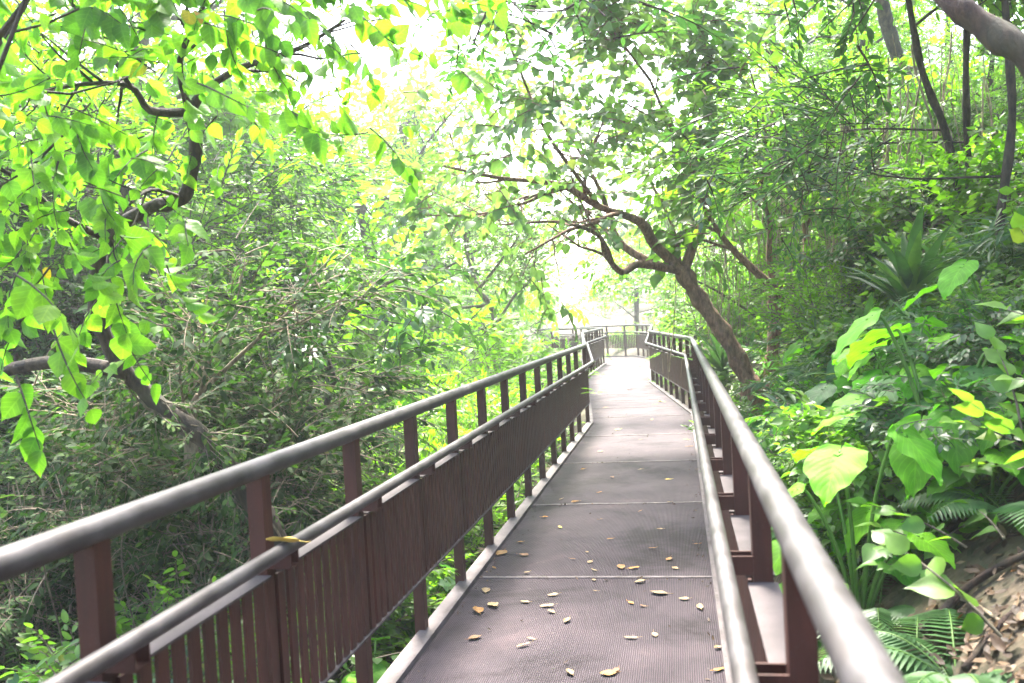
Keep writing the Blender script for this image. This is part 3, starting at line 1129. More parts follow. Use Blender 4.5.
# sapling with dark drooping oval leaves in front of the bright bushes
loc = gpt(322, 8.4)
trunk = np.vstack([[loc], px_path([(318, 440, 8.2), (330, 390, 8), (334, 378, 8), (322, 345, 8)], 4)])
limbs = [(P_([(334, 378, 8), (358, 386, 7.9), (385, 382, 7.8), (410, 365, 7.7)]), 0.014, 0.005),
         (P_([(322, 345, 8), (345, 310, 7.9), (375, 290, 7.8), (410, 275, 7.7)]), 0.016, 0.005),
         (P_([(334, 378, 8), (315, 350, 7.9), (310, 320, 7.8), (330, 290, 7.7)]), 0.014, 0.005),
         (P_([(345, 310, 7.9), (380, 320, 7.6), (410, 325, 7.4)]), 0.01, 0.004)]
limb_tree('oval_leaf_sapling', 'sapling with dark drooping oval leaves standing before the bright bushes', loc, trunk, [0.035, 0.025, 0.02], limbs, 'oval', G['dark'], B['grey'], per=2, spread=0.08, s=0.85, nchild=4, depth=1, ratio=0.4, hangbias=0.4, thin=0.5, cat='tree', up=0)

# slim tree near the bend
loc = gpt(495, 19)
trunk = np.vstack([[loc], px_path([(497, 345, 19), (496, 325, 19), (490, 305, 19), (478, 290, 19)], 4)])
limbs = [(P_([(478, 290, 19), (470, 265, 19), (465, 240, 19), (470, 200, 18.5)]), 0.06, 0.012),
         (P_([(490, 305, 19), (440, 310, 18), (420, 313, 17.5), (395, 330, 17)]), 0.04, 0.01),
         (P_([(496, 325, 19), (515, 295, 19), (530, 280, 19), (538, 245, 19)]), 0.045, 0.012),
         (P_([(478, 290, 19), (500, 262, 18.5), (520, 235, 18), (540, 200, 17.5)]), 0.04, 0.01)]
limb_tree('feathery_tree', 'slim pale feathery tree just before the bend of the boardwalk', loc, trunk, [0.08, 0.062, 0.055], limbs, 'fine', G['pale'], B['twig'], per=3, spread=0.3, s=1.5, nchild=4, depth=2, ratio=0.42, thin=0.55)

# ------------------------------------------------------------------ trees of the wood (kinds built once, then copied)


def wood_tree(name, h, r, lean, kind, leaf, bark, per, s, thin, nl=9, label=''):
    loc = np.zeros(3)
    trunk = smooth([(0, 0, -0.2), (lean * 0.2, 0.05, h * 0.25), (lean * 0.5, -0.1, h * 0.55), (lean, 0.05, h * 0.85)], 5)
    limbs = []
    for k in range(nl):
        t = 0.16 + 0.84 * k / (nl - 1)
        p = trunk[int(t * (len(trunk) - 1))]
        a = k * 2.4 + rs.rand()
        rr = r * (0.6 + 0.5 * rs.rand()) * (1.1 - 0.45 * t)
        e = p + np.array([math.cos(a) * rr, math.sin(a) * rr, rr * (0.15 + 0.5 * rs.rand())])
        mdl = (p + e) / 2 + rs.randn(3) * 0.15 * r * 0.5 + [0, 0, 0.1 * rr]
        limbs.append((smooth([p, mdl, e], 4), 0.03 * h / 5, 0.008))
    return limb_tree(name, label, loc, trunk, [0.028 * h, 0.022 * h, 0.016 * h, 0.01 * h], limbs, kind, leaf, bark, per=per, spread=0.28, s=s, nchild=4, depth=2, ratio=0.45, up=0.12, thin=thin, sides=10)


W = {
    'bright': wood_tree('bright_tree', 6.5, 2.6, 0.5, 'fine', G['bright'], B['grey'], 3, 1.25, 0.62),
    'bright2': wood_tree('bright_tree', 5.5, 2.3, -0.6, 'oval', G['bright'], B['grey'], 3, 1.0, 0.55),
    'green': wood_tree('broadleaf_tree', 7, 2.7, 0.6, 'fine', G['fine'], B['brown'], 3, 1.2, 0.62),
    'green2': wood_tree('broadleaf_tree', 6, 2.5, -0.4, 'oval', G['fine'], B['grey'], 3, 0.95, 0.55),
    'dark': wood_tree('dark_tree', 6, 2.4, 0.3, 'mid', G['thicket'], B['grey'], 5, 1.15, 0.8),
}
VAL, HILL = 'trees on the valley side', 'trees on the slope'
for kd, px, Y, s, lab, g in [
    ('bright', 170, 10, 110, 'bright yellow-green tree right behind the crooked heart-leaved tree', VAL),
    ('bright', 60, 13, -20, 'bright tree whose crown glows behind the dark small-leaved tree at the edge', VAL),
    ('bright2', 205, 13, 60, 'bright tree with big leaves under the upper boughs of the heart-leaved tree', VAL),
    ('bright', 130, 17, -50, 'tall glowing tree far behind the upper heart-shaped leaves', VAL),
    ('green2', 780, 15, 60, 'leafy tree rising behind the curtain of vines', HILL),
    ('green', 1000, 12.5, 0, 'leafy tree standing between the thin trunks and the bough', HILL),
    ('bright2', 880, 12.5, 90, 'light leafy tree up the slope over the tan vines', HILL),
    ('green', 800, 21, -60, 'tall tree on the slope above the forked tree', HILL),
    ('bright', 890, 18, -60, 'tall light tree on the slope whose crown fills the gap beside the thin trunks', HILL),
    ('dark', 150, 9.6, 160, 'dark small-leaved tree straight behind the crooked trunk', VAL),
    ('dark', 40, 8.5, 185, 'dark small-leaved tree at the edge beyond the crooked boughs', VAL),
    ('dark', 255, 8.8, 190, 'dark twiggy small-leaved tree between the crooked trunk and the oval-leaved sapling', VAL),
    ('green', -60, 12, 60, 'tall green tree half outside the frame beyond the dark small-leaved tree', VAL),
    ('bright2', 262, 15.5, 120, 'yellow-green tree with big loose leaves above the oval-leaved sapling', VAL),
    ('bright', 235, 19, 90, 'tall sunlit tree behind the dark twiggy one', VAL),
    ('bright', 390, 24, 45, 'sunlit tree below the white opening in the canopy', VAL),
    ('bright2', 445, 31, 100, 'pale sunlit tree seen past the slim feathery tree', VAL),
    ('green', 90, 23, 40, 'big green tree deep in the wood beyond the heart-shaped leaves', VAL),
    ('green2', 330, 34, 90, 'distant hazy tree under the white opening', VAL),
    ('bright', 490, 42, 190, 'distant sunlit tree beyond the far railing', VAL),
    ('green2', 640, 46, 215, 'distant tree straight ahead beyond the turn of the boardwalk', HILL),
    ('bright2', 690, 38, 150, 'bright tree above the far end of the slope railing', HILL),
    ('green', 735, 27, 130, 'green tree behind the fork of the leaning tree', HILL),
    ('bright', 700, 23, 235, 'light green tree at the foot of the slope near the bend', HILL),
    ('green2', 820, 19, 70, 'leafy tree up the slope behind the forked tree', HILL),
    ('green', 915, 14.5, 45, 'leafy tree up the slope behind the two thin dark trunks', HILL),
    ('dark', 1010, 11, 95, 'dark small-leaved tree high on the slope at the edge', HILL),
    ('green2', 1060, 17, -60, 'tall tree crowning the slope at the edge behind the dark one', HILL),
    ('green', 860, 25, -40, 'tall tree on the crest of the slope between the leafy ones', HILL),
    ('bright', 960, 23, -50, 'yellow-green tree on the crest of the slope', HILL),
]:
    l_ = gpt(px, Y, 0.1)
    hh = {'bright': 6.6, 'bright2': 5.6, 'green': 7.1, 'green2': 6.1, 'dark': 6.1}[kd]
    put(W[kd], l_, None, (at(px, s, Y)[2] - l_[2]) / hh, lab, g)

# trees whose crowns roof the walk from the slope side; their trunks stand up the bank
for k, (bx, by, hh, reach, kd, leaf, lab) in enumerate([
    (4.6, 9.5, 3.0, [(-3.6, -1.2, 1.4), (-2.6, 0.8, 2.0), (-1.2, -2.6, 1.6), (-3.0, -3.2, 1.2), (0.6, -1.5, 2.2), (-1.8, -1.2, 1.0), (-0.4, -2.4, 0.8)], 'fine', 'fine', 'spreading tree on the bank whose fine leaves roof the walk beside the thick bough'),
    (3.6, 14.5, 4.2, [(-3.4, -2.2, 1.4), (-2.2, 0.6, 1.8), (-3.8, -4.2, 1.0), (-0.6, -3.0, 1.6), (1.0, -0.5, 2.0)], 'fine', 'bright', 'spreading light green tree whose crown hangs above the leaning tree'),
    (4.3, 7.6, 1.9, [(-2.2, -0.9, -0.5), (-1.3, 0.7, -0.3), (-2.8, 0.5, -0.2), (-0.7, -1.3, -0.2), (-1.6, -0.2, 0.4), (-2.4, 1.6, 0.3)], 'oval', 'fine', 'low spreading tree whose branches droop over the bank below the thick bough'),
]):
    loc = np.array([bx, by, gz(bx, by) - 0.1])
    tp = loc + [-0.5, -0.3, hh]
    trunk = smooth([loc, loc + [0.1, 0.1, hh * 0.4], loc + [-0.3, -0.1, hh * 0.75], tp], 5)
    limbs = [(smooth([tp, tp + np.array(r_) * [0.35, 0.35, 0.6], tp + np.array(r_)], 5), 0.055, 0.01) for r_ in reach]
    limb_tree('spreading_tree', lab, loc, trunk, [0.13, 0.11, 0.09], limbs, kd, G[leaf], B['grey'], per=3, spread=0.25, s=0.9, nchild=5, depth=2, ratio=0.42, up=0.05, thin=0.42, group=HILL)

# ------------------------------------------------------------------ shrubs
S = {
    'bright': bush('', 1.3, 0.9, 'fine', G['bright'], B['twig'], 10, 5, 1, 2, 0.9),
    'bright2': bush('', 1.5, 0.9, 'wide', G['bright'], B['twig'], 9, 4, 1, 2, 0.8),
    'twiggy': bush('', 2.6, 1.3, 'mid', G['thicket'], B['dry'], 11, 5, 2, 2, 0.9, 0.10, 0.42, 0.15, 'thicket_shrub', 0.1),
    'glossy': bush('', 1.1, 0.8, 'oval', G['dark'], B['twig'], 9, 5, 1, 2, 0.75),
    'broad': bush('', 1.0, 0.8, 'wide', G['fine'], B['twig'], 9, 4, 1, 2, 1.0),
    'lance': bush('', 1.0, 0.65, 'lance', G['lance'], B['green'], 11, 3, 1, 1, 0.8, 0.06, 0.4, 0.3),
    'oval': bush('', 1.2, 0.85, 'oval', G['fine'], B['twig'], 9, 5, 1, 2, 0.75),
}
bpy.context.view_layer.update()
BR, TH, SL = 'bright bushes beside the valley railing', 'dark thicket behind the valley railing', 'shrubs covering the slope'
for kd, px, Y, s, lab, g in [
    ('bright', 392, 7.4, 0.95, 'bright yellow-green bush under the oval-leaved sapling', BR),
    ('bright2', 430, 9.2, 1.0, 'bright bush with rounded leaves behind the middle posts of the valley railing', BR),
    ('bright', 455, 11.5, 1.15, 'round bright bush past the one with rounded leaves', BR),
    ('bright2', 500, 14, 1.2, 'bright bush where the valley railing starts to run on to the bend', BR),
    ('bright', 525, 17.5, 1.3, 'yellow-green bush at the foot of the slim feathery tree', BR),
    ('bright', 470, 20, 1.6, 'wide sunlit bush behind the slim feathery tree', BR),
    ('bright', 415, 8.6, 1.1, 'bright bush crowding the valley railing beside the one with rounded leaves', BR),
    ('bright', 478, 11.8, 1.2, 'bright bush leaning against the valley railing where its posts look closest together', BR),
    ('bright', 440, 15.5, 1.6, 'tall lime-green bush in the middle of the bright bushes', BR),
    ('bright2', 505, 22, 1.6, 'lime-green bush behind the slim feathery trunk', BR),
    ('glossy', 528, 19.5, 0.9, 'dark glossy bush against the railing just before the bend', BR),
    ('bright2', 410, 13, 1.5, 'tall bright bush rising behind the round bright bush', BR),
    ('bright', 372, 10.5, 1.3, 'bright bush showing through under the oval-leaved sapling', BR),
    ('bright', 440, 27, 1.8, 'far pale bush down the valley', BR),
    ('bright', 560, 30, 1.2, 'pale bush under the far railing', BR),
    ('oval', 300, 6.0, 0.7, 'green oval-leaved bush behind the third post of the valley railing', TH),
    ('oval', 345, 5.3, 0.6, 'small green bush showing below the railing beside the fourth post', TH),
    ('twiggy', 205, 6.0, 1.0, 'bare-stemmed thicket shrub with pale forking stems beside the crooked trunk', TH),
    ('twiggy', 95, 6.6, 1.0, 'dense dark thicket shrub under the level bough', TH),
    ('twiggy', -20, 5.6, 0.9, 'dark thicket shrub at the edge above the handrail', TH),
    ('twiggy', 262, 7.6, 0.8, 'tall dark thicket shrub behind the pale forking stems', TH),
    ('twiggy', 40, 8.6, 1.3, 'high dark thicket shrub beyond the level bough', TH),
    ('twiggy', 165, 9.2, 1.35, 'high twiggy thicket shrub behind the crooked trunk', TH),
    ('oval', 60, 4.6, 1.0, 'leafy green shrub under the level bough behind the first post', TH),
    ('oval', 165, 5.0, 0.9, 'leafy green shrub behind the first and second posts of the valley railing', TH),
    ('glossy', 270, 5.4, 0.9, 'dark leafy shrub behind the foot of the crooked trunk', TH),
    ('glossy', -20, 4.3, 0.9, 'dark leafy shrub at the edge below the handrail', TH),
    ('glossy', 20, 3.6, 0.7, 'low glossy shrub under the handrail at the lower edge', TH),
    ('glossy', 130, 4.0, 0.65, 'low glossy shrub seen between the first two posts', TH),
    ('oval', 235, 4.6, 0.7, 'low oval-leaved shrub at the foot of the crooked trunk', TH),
    ('lance', 865, 5.4, 0.75, 'drooping long-leaved shrub beside the bright giant leaf', SL),
    ('lance', 815, 7.4, 0.75, 'drooping long-leaved shrub at the foot of the forked tree', SL),
    ('lance', 775, 8.6, 0.5, 'long-leaved shrub between the leaning trunk and the handrail', SL),
    ('lance', 840, 8.8, 1.1, 'long-leaved shrub halfway up the slope below the spiky plant', SL),
    ('lance', 960, 5.6, 0.9, 'long-leaved shrub high on the slope above the giant leaves', SL),
    ('lance', 1015, 6.6, 1.0, 'long-leaved shrub at the edge under the leaf-wrapped trunk', SL),
    ('broad', 880, 6.4, 0.6, 'broad-leaved shrub under the spiky plant', SL),
    ('broad', 930, 8.0, 1.1, 'broad-leaved shrub behind the spiky plant', SL),
    ('broad', 705, 16, 1.1, 'broad-leaved shrub by the slope railing before the bend', SL),
    ('bright2', 850, 10.5, 1.1, 'bright rounded-leaved shrub up the slope by the hanging vines', SL),
    ('bright', 672, 20, 1.2, 'bright bush at the bend of the slope railing', SL),
    ('bright2', 676, 28, 1.2, 'bright bush beside the far corner of the slope railing', SL),
    ('oval', 720, 19, 1.4, 'green bush behind the leaning trunk', SL),
    ('glossy', 985, 9.0, 1.3, 'dark glossy shrub high on the slope below the two thin trunks', SL),
    ('lance', 768, 6.9, 0.75, 'small long-leaved shrub touching the handrail before the leaning trunk', SL),
    ('lance', 800, 5.8, 0.75, 'small long-leaved shrub touching the handrail beside the grey-green giant leaves', SL),
    ('lance', 835, 4.6, 0.6, 'small long-leaved shrub by the handrail under the bright giant leaf', SL),
    ('lance', 755, 8.4, 0.8, 'small long-leaved shrub at the handrail near the foot of the leaning trunk', SL),
    ('lance', 862, 6.9, 0.7, 'long-leaved shrub up the slope between two giant-leaved plants', SL),
    ('lance', 940, 6.2, 0.9, 'long-leaved shrub up the slope in front of the tall spiky plant', SL),
    ('oval', 835, 5.2, 0.9, 'small oval-leaved shrub close behind the handrail among the giant leaves', SL),
    ('broad', 900, 4.6, 0.8, 'small broad-leaved shrub between the bright giant leaves', SL),
    ('glossy', 960, 4.4, 0.8, 'small dark glossy shrub above the bright giant leaves', SL),
    ('oval', 1010, 5.6, 0.7, 'oval-leaved shrub on the slope at the edge above the giant leaves', SL),
    ('broad', 875, 7.2, 0.9, 'broad-leaved shrub just below the smaller spiky plant', SL),
    ('bright', 850, 9.6, 1.2, 'bright fine-leaved shrub up the slope beside the tan vines', SL),
    ('glossy', 900, 9.4, 1.4, 'dark glossy shrub up the slope behind the spiky plants', SL),
    ('oval', 960, 9.0, 1.5, 'oval-leaved shrub around the foot of the two thin trunks', SL),
    ('bright2', 1010, 8.2, 1.3, 'bright rounded shrub high on the slope at the edge', SL),
    ('oval', 860, 14.0, 1.3, 'big oval-leaved shrub high behind the vines', SL),
    ('bright', 930, 13.2, 1.4, 'light bush on the upper slope behind the thin trunks', SL),
    ('bright2', 985, 13.5, 1.5, 'light rounded bush on the upper slope near the bough', SL),
    ('oval', 800, 17, 1.5, 'big oval-leaved bush far up behind the forked tree', SL),
    ('bright', 740, 17, 1.3, 'light bush seen between the leaning and the forked trunks', SL),
    ('glossy', 1015, 4.8, 0.8, 'dark glossy shrub at the edge behind the giant leaves', SL),
    ('oval', 905, 11.5, 1.4, 'oval-leaved shrub far up the slope', SL),
    ('bright', 625, 38, 1.8, 'sunlit bush straight ahead behind the far railing', SL),
    ('oval', 590, 41, 1.6, 'pale bush behind the far railing where the walk turns', SL),
]:
    l_ = gpt(px, Y)
    d_ = abs(float(l_[0] - np.interp(Y, xr_Y, xr_X))) - (0.1 if px > 600 else 1.7)
    fol = [c_ for c_ in S[kd].children if c_.name.startswith('foliage')][0]
    rad = max(fol.dimensions.x, fol.dimensions.y) * 0.42
    put(S[kd], l_, None, min(s * (0.62 if g == SL and Y < 13 else 0.9), max(0.3, (d_ + 0.15) / rad)), lab, g)

# pale forking bare stems in the thicket
loc = gpt(185, 5.4)
st_ = px_path([(190, 430, 5.4), (200, 395, 5.4), (230, 365, 5.5), (262, 335, 5.6), (300, 300, 5.8), (335, 250, 6.0)], 4)
limbs = [(st_[4:], 0.02, 0.006),
         (P_([(200, 395, 5.4), (212, 355, 5.4), (232, 320, 5.4), (245, 260, 5.4)]), 0.015, 0.004),
         (P_([(195, 410, 5.4), (205, 370, 5.3), (203, 340, 5.3), (190, 320, 5.3)]), 0.013, 0.003),
         (P_([(262, 335, 5.6), (300, 322, 5.6), (330, 305, 5.6), (370, 290, 5.7)]), 0.011, 0.003),
         (P_([(190, 430, 5.4), (180, 380, 5.2), (185, 330, 5.2), (170, 310, 5.2)]), 0.01, 0.003),
         (P_([(200, 430, 5.3), (150, 400, 5.2), (110, 420, 5.1), (60, 400, 5.0)]), 0.012, 0.003)]
limb_tree('bare_shrub', 'half-bare shrub of pale forking twigs beside the dark crooked trunk', loc, np.vstack([[loc], st_[:5]]), [0.04, 0.028], limbs, 'mid', G['thicket'], B['tan'], per=1, spread=0.05, s=0.9, nchild=5, depth=2, ratio=0.4, thin=0.3, up=0.1, cat='shrub')

def tangle(h, w, stems, seed):
    root = plant('dry_twig_tangle', '', 'twigs', (0, 0, 0))
    b, tips = MB(), []
    for k in range(stems):
        a = 6.283 * rs.rand()
        e, hh = w * (0.3 + 0.7 * rs.rand()), h * (0.5 + 0.5 * rs.rand())
        q_ = [(0.2 * rs.randn(), 0.2 * rs.randn(), -0.1), (e * 0.4 * math.cos(a), e * 0.4 * math.sin(a), hh * 0.45), (e * math.cos(a + 0.5), e * math.sin(a + 0.5), hh * 0.8), (e * 1.3 * math.cos(a + 0.8), e * 1.3 * math.sin(a + 0.8), hh * (0.7 + 0.4 * rs.rand()))]
        ramify(b, smooth(q_, 4), 0.010, 0.0025, 5, 0.42, 2, tips, 0.2, 0.0, 0.9, 5, 0.14)
    b.build('stems', B['dry'], root)
    return root


tg = tangle(2.3, 1.0, 6, 1)
for px, Y, s, lab in [(70, 5.2, 1.0, 'tangle of dry tan twigs under the level bough'), (150, 5.0, 0.9, 'tangle of dry tan twigs against the crooked trunk'), (300, 7.2, 1.1, 'tangle of dry twigs before the oval-leaved sapling')]:
    put(tg, gpt(px, Y), None, s, lab, 'dry twigs in the thicket')

# ------------------------------------------------------------------ giant-leaved plants


def big_leaf_tpl(seed):
    rg = np.random.RandomState(seed)
    nu = 11
    V, lp = [], []
    prof = [(-0.22, 0.05), (-0.17, 0.22), (-0.08, 0.34), (0.05, 0.42), (0.2, 0.44), (0.36, 0.42), (0.52, 0.36), (0.66, 0.28), (0.78, 0.2), (0.88, 0.12), (0.95, 0.06), (0.99, 0.02), (1.02, 0.003)]
    prof = [(float(q[0]), max(float(q[1]), 0.003)) for q in smooth([(y_, w_, 0) for y_, w_ in prof], 2)]
    nv = len(prof)
    for i, (y, w) in enumerate(prof):
        for k in range(nu):
            u = (k - (nu - 1) / 2) / ((nu - 1) / 2)
            notch = 0.16 * max(0, 1 - abs(u) * 3) * (1 if y < 0 else 0)      # cleft where the stalk meets
            edge = 1 + 0.05 * math.sin(i * 1.15 + seed) * abs(u) + 0.02 * math.sin(i * 2.9 + seed * 3 + (2 if u > 0 else 0)) * u * u
            x = u * w * edge
            z = 0.10 * abs(u) * (0.4 + w) - 0.28 * max(y, 0) ** 2 - 0.22 * (u * w) ** 2 * 2 + 0.03 * math.sin(i * 1.1 + seed + (3 if u > 0 else 0)) * u * u
            V.append((x, y + notch * 0.9 + 0.03 * abs(u), z))
            lp.append((u * 0.5, y, 0))
    f = []
    for i in range(nv - 1):
        for k in range(nu - 1):
            a = i * nu + k
            f.append((a, a + 1, a + nu + 1, a + nu))
    return np.array(V), np.array(f), np.array(lp)


def giant_plant(label, leaves, name='giant_leaf_plant', group=None, tint0=None):
    """leaves: [(azimuth, reach, height, size, tilt, tint)] round the origin"""
    root = plant(name, label, 'plant', (0, 0, 0), group)
    for i, (az, reach, h, size, tilt, tint) in enumerate(leaves):
        d = np.array([math.cos(az), math.sin(az), 0])
        e = d * reach + [0, 0, h]
        b = MB()
        b.tube(smooth([(0, 0, 0), d * reach * 0.35 + [0, 0, h * 0.6], d * reach * 0.8 + [0, 0, h * 0.97], e], 4), np.linspace(0.016, 0.007, 13), 6)
        b.build('stalk', B['green'], root)
        V, f, lp = big_leaf_tpl(i * 7 + len(label))
        D = d * math.cos(tilt) + np.array([0, 0, -math.sin(tilt)])
        Xx = unit(np.cross(D, [0, 0, 1]))
        Mx = np.stack([Xx, D, np.cross(Xx, D)], -1) * size
        b = MB()
        b.add(V @ Mx.T + e, [f], 0, tint, True, lp)
        b.build('leaf', G['big'], root)
    return root


def rosette(n, reach, h, size, tl, th, seed):
    rg = np.random.RandomState(seed)
    return [(6.283 * k / n + rg.rand() * 0.6, reach * (0.6 + 0.6 * rg.rand()), h * (0.6 + 0.6 * rg.rand()), size * (0.7 + 0.5 * rg.rand()), 0.1 + 0.7 * rg.rand(), tl + (th - tl) * rg.rand()) for k in range(n)]


GP = 'giant-leaved plants on the slope'
gp = [giant_plant('', rosette(11, 0.45, 1.1, 0.36, 0.5, 1.0, 1)), giant_plant('', rosette(8, 0.45, 0.8, 0.42, 0.0, 0.45, 2)), giant_plant('', rosette(9, 0.38, 0.55, 0.3, 0.5, 1.0, 3))]
for k, px, Y, s, rz, lab, g in [
    (0, 940, 4.5, 1.0, 0.4, 'cluster of bright green giant leaves high beside the handrail', GP),
    (0, 850, 4.1, 0.85, 2.5, 'bright giant leaf plant leaning toward the handrail', GP),
    (1, 850, 6.0, 1.0, 1.0, 'bluish glossy giant-leaved plant behind the bright giant leaf', GP),
    (1, 800, 6.6, 0.9, 3.0, 'grey-green giant-leaved plant close to the handrail', GP),
    (2, 1035, 4.2, 0.8, 5.0, 'bright giant leaves at the edge above the leaf litter', GP),
    (2, 862, 4.7, 0.8, 1.9, 'small bright giant-leaved plant just behind the handrail', GP),
    (1, 920, 5.2, 1.0, 4.2, 'dark giant-leaved plant behind the bright cluster', GP),
    (1, 985, 4.6, 0.9, 0.2, 'dark giant leaf at the edge shading the slope', GP),
    (1, 765, 7.2, 0.55, 2.2, 'grey-green giant leaves hugging the slope railing', GP),
    (2, 445, 4.7, 0.75, 0.0, 'bright giant leaf showing under the valley railing', 'giant-leaved plants under the valley railing'),
    (0, 405, 4.0, 0.5, 1.3, 'giant-leaved plant below the slats near the kerb', 'giant-leaved plants under the valley railing'),
    (1, 470, 5.8, 0.7, 3.0, 'giant-leaved plant beside the kerb past the bright one', 'giant-leaved plants under the valley railing'),
    (2, 805, 5.0, 0.85, 0.3, 'mid-sized bright heart-leaved plant close to the handrail below the grey-green one', GP),
    (2, 840, 4.3, 0.8, 1.2, 'mid-sized bright heart-leaved plant behind the handrail over the ferns', GP),
    (0, 880, 4.9, 0.75, 2.2, 'bright heart-leaved plant in the middle of the leafy bank', GP),
    (2, 915, 4.3, 0.9, 3.3, 'bright heart-leaved plant above the ferns and the litter', GP),
    (0, 905, 5.4, 0.8, 4.1, 'bright heart-leaved plant behind the leafy middle of the bank', GP),
    (2, 960, 5.0, 0.95, 5.2, 'bright heart-leaved plant high on the bank toward the edge', GP),
    (0, 1000, 5.2, 0.85, 0.9, 'bright tall heart-leaved plant at the edge of the bank', GP),
    (2, 985, 4.2, 0.8, 2.9, 'low heart-leaved plant at the edge just above the litter', GP),
    (1, 830, 6.0, 0.7, 3.9, 'grey-green heart-leaved plant behind the bright giant leaf', GP),
    (1, 870, 7.0, 0.8, 5.0, 'grey-green heart-leaved plant under the smaller spiky plant', GP),
    (2, 930, 6.2, 0.9, 0.0, 'bright heart-leaved plant in front of the tall spiky plant', GP),
    (1, 775, 6.2, 0.6, 1.7, 'grey-green heart-leaved plant brushing the handrail', GP),
    (2, 750, 8.0, 0.55, 4.4, 'small heart-leaved plant brushing the handrail near the leaning trunk', GP),
    (2, 790, 6.9, 0.75, 2.1, 'bright heart-leaved plant near the handrail past the grey-green ones', GP),
    (0, 825, 7.6, 0.7, 0.6, 'bright heart-leaved plant further up the bank below the forked tree', GP),
    (1, 742, 9.4, 0.7, 3.3, 'grey-green heart-leaved plant right in front of the leaning trunk', GP),
    (0, 865, 6.3, 0.75, 4.8, 'tall bright heart-leaved plant just below the spiky plants', GP),
    (2, 770, 7.9, 0.7, 5.6, 'bright low heart-leaved plant by the handrail short of the leaning trunk', GP),
    (1, 815, 8.6, 0.85, 1.1, 'grey-green heart-leaved plant beneath the forked tree', GP),
    (1, 795, 5.6, 0.6, 0.1, 'grey-green heart leaves poking up beside the handrail', GP),
]:
    p = gpt(px, Y)
    if px < 600:
        p[0] = min(p[0], -1.75)
        p[2] = gz(p[0], p[1])
    put(gp[k], p, rz, s * 0.78, lab, g)

# ------------------------------------------------------------------ ferns


def fern(label, n, L, seed):
    rg = np.random.RandomState(seed)
    root = plant('fern', label, 'fern', (0, 0, 0), 'ferns on the slope')
    for k in range(n):
        az = 6.283 * k / n + rg.rand() * 0.5
        l = L * (0.7 + 0.5 * rg.rand())
        d = np.array([math.cos(az), math.sin(az), 0])
        pts = np.array([d * l * t * 0.9 + np.array([0, 0, l * (1.0 * t - 0.85 * t * t)]) for t in np.linspace(0, 1, 25)])
        b = MB()
        b.tube(pts, np.linspace(0.006, 0.002, 25), 4, 1)
        Tn = unit(np.gradient(pts, axis=0))
        sd = np.cross(Tn, [0, 0, 1])
        P_l, D_l, Sx = [], [], []
        for i in range(4, 25):
            ln = 0.26 * l * math.sin(math.pi * (0.12 + 0.86 * (i - 4) / 20)) + 0.02
            for e in (-1, 1):
                P_l.append(pts[i])
                D_l.append(unit(sd[i] * e + Tn[i] * 0.45 + [0, 0, -0.18]))
                Sx.append(ln)
        bv, b3, b4, bl = blade([(0, 0.0), (0.08, 0.09), (0.5, 0.075), (1, 0)], 0.2, 0.15)
        tp = template([((bv, b3, b4, bl), np.eye(3), np.zeros(3))], [])
        b.inst(tp, frames(np.array(D_l), roll=0.1) * np.array(Sx)[:, None, None], np.array(P_l), np.full(len(P_l), rg.rand()))
        b.build('frond', [G['fern'], B['green']], root)
    return root


fr = [fern('', 11, 0.75, 1), fern('', 9, 0.6, 2)]
for k, px, Y, s, lab in [(0, 905, 3.5, 0.72, 'big dark fern arching behind the handrail above the leaf litter'), (1, 945, 3.2, 0.85, 'shaded fern spreading over the leaf litter'), (1, 868, 4.1, 0.75, 'fern behind the handrail below the bright giant leaf'),
                         (0, 770, 8.2, 0.8, 'fern at the foot of the leaning tree'), (1, 1010, 4.0, 0.8, 'fern at the edge under the dark giant leaf')]:
    put(fr[k], gpt(px, Y), None, s, lab)

# ------------------------------------------------------------------ spiky strap-leaved plants
def strap_plant(label, n, L, seed):
    rg = np.random.RandomState(seed)
    root = plant('strap_leaf_plant', label, 'plant', (0, 0, 0), 'spiky plants on the slope')
    b = MB()
    b.tube([(0, 0, 0), (0.02, 0, 0.35), (0, 0.02, 0.75)], [0.03, 0.026, 0.02], 8)
    b.build('stem', B['grey'], root)
    b = MB()
    bv, b3, b4, bl = blade([(0, 0.03), (0.15, 0.055), (0.4, 0.075), (0.7, 0.055), (0.9, 0.025), (1, 0)], 0.5, 0.35)
    tp = template([((bv, b3, b4, bl), np.eye(3), np.zeros(3))], [])
    P0, D0, S0 = [], [], []
    for k in range(n):
        a, el = k * 2.4, 0.15 + 1.25 * rg.rand() ** 0.8
        P0.append((0, 0, 0.45 + 0.3 * k / n))
        D0.append((math.cos(a) * math.cos(el), math.sin(a) * math.cos(el), math.sin(el)))
        S0.append(L * (0.7 + 0.5 * rg.rand()))
    b.inst(tp, frames(np.array(D0), roll=0.1) * np.array(S0)[:, None, None], np.array(P0), rg.rand(n))
    b.build('leaves', G['lance'], root)
    return root


sp = strap_plant('', 34, 0.85, 4)
for px, Y, s, lab in [(915, 6.8, 0.72, 'tall spiky plant with long strap leaves halfway up the slope'), (868, 7.6, 0.55, 'smaller spiky plant beside the tall one'), (955, 7.4, 0.6, 'spiky plant behind the tall one below the thin trunks'),
                      (725, 13.5, 0.9, 'spiky plant behind the leaning trunk')]:
    put(sp, gpt(px, Y), None, s, lab)

# ------------------------------------------------------------------ hanging vines


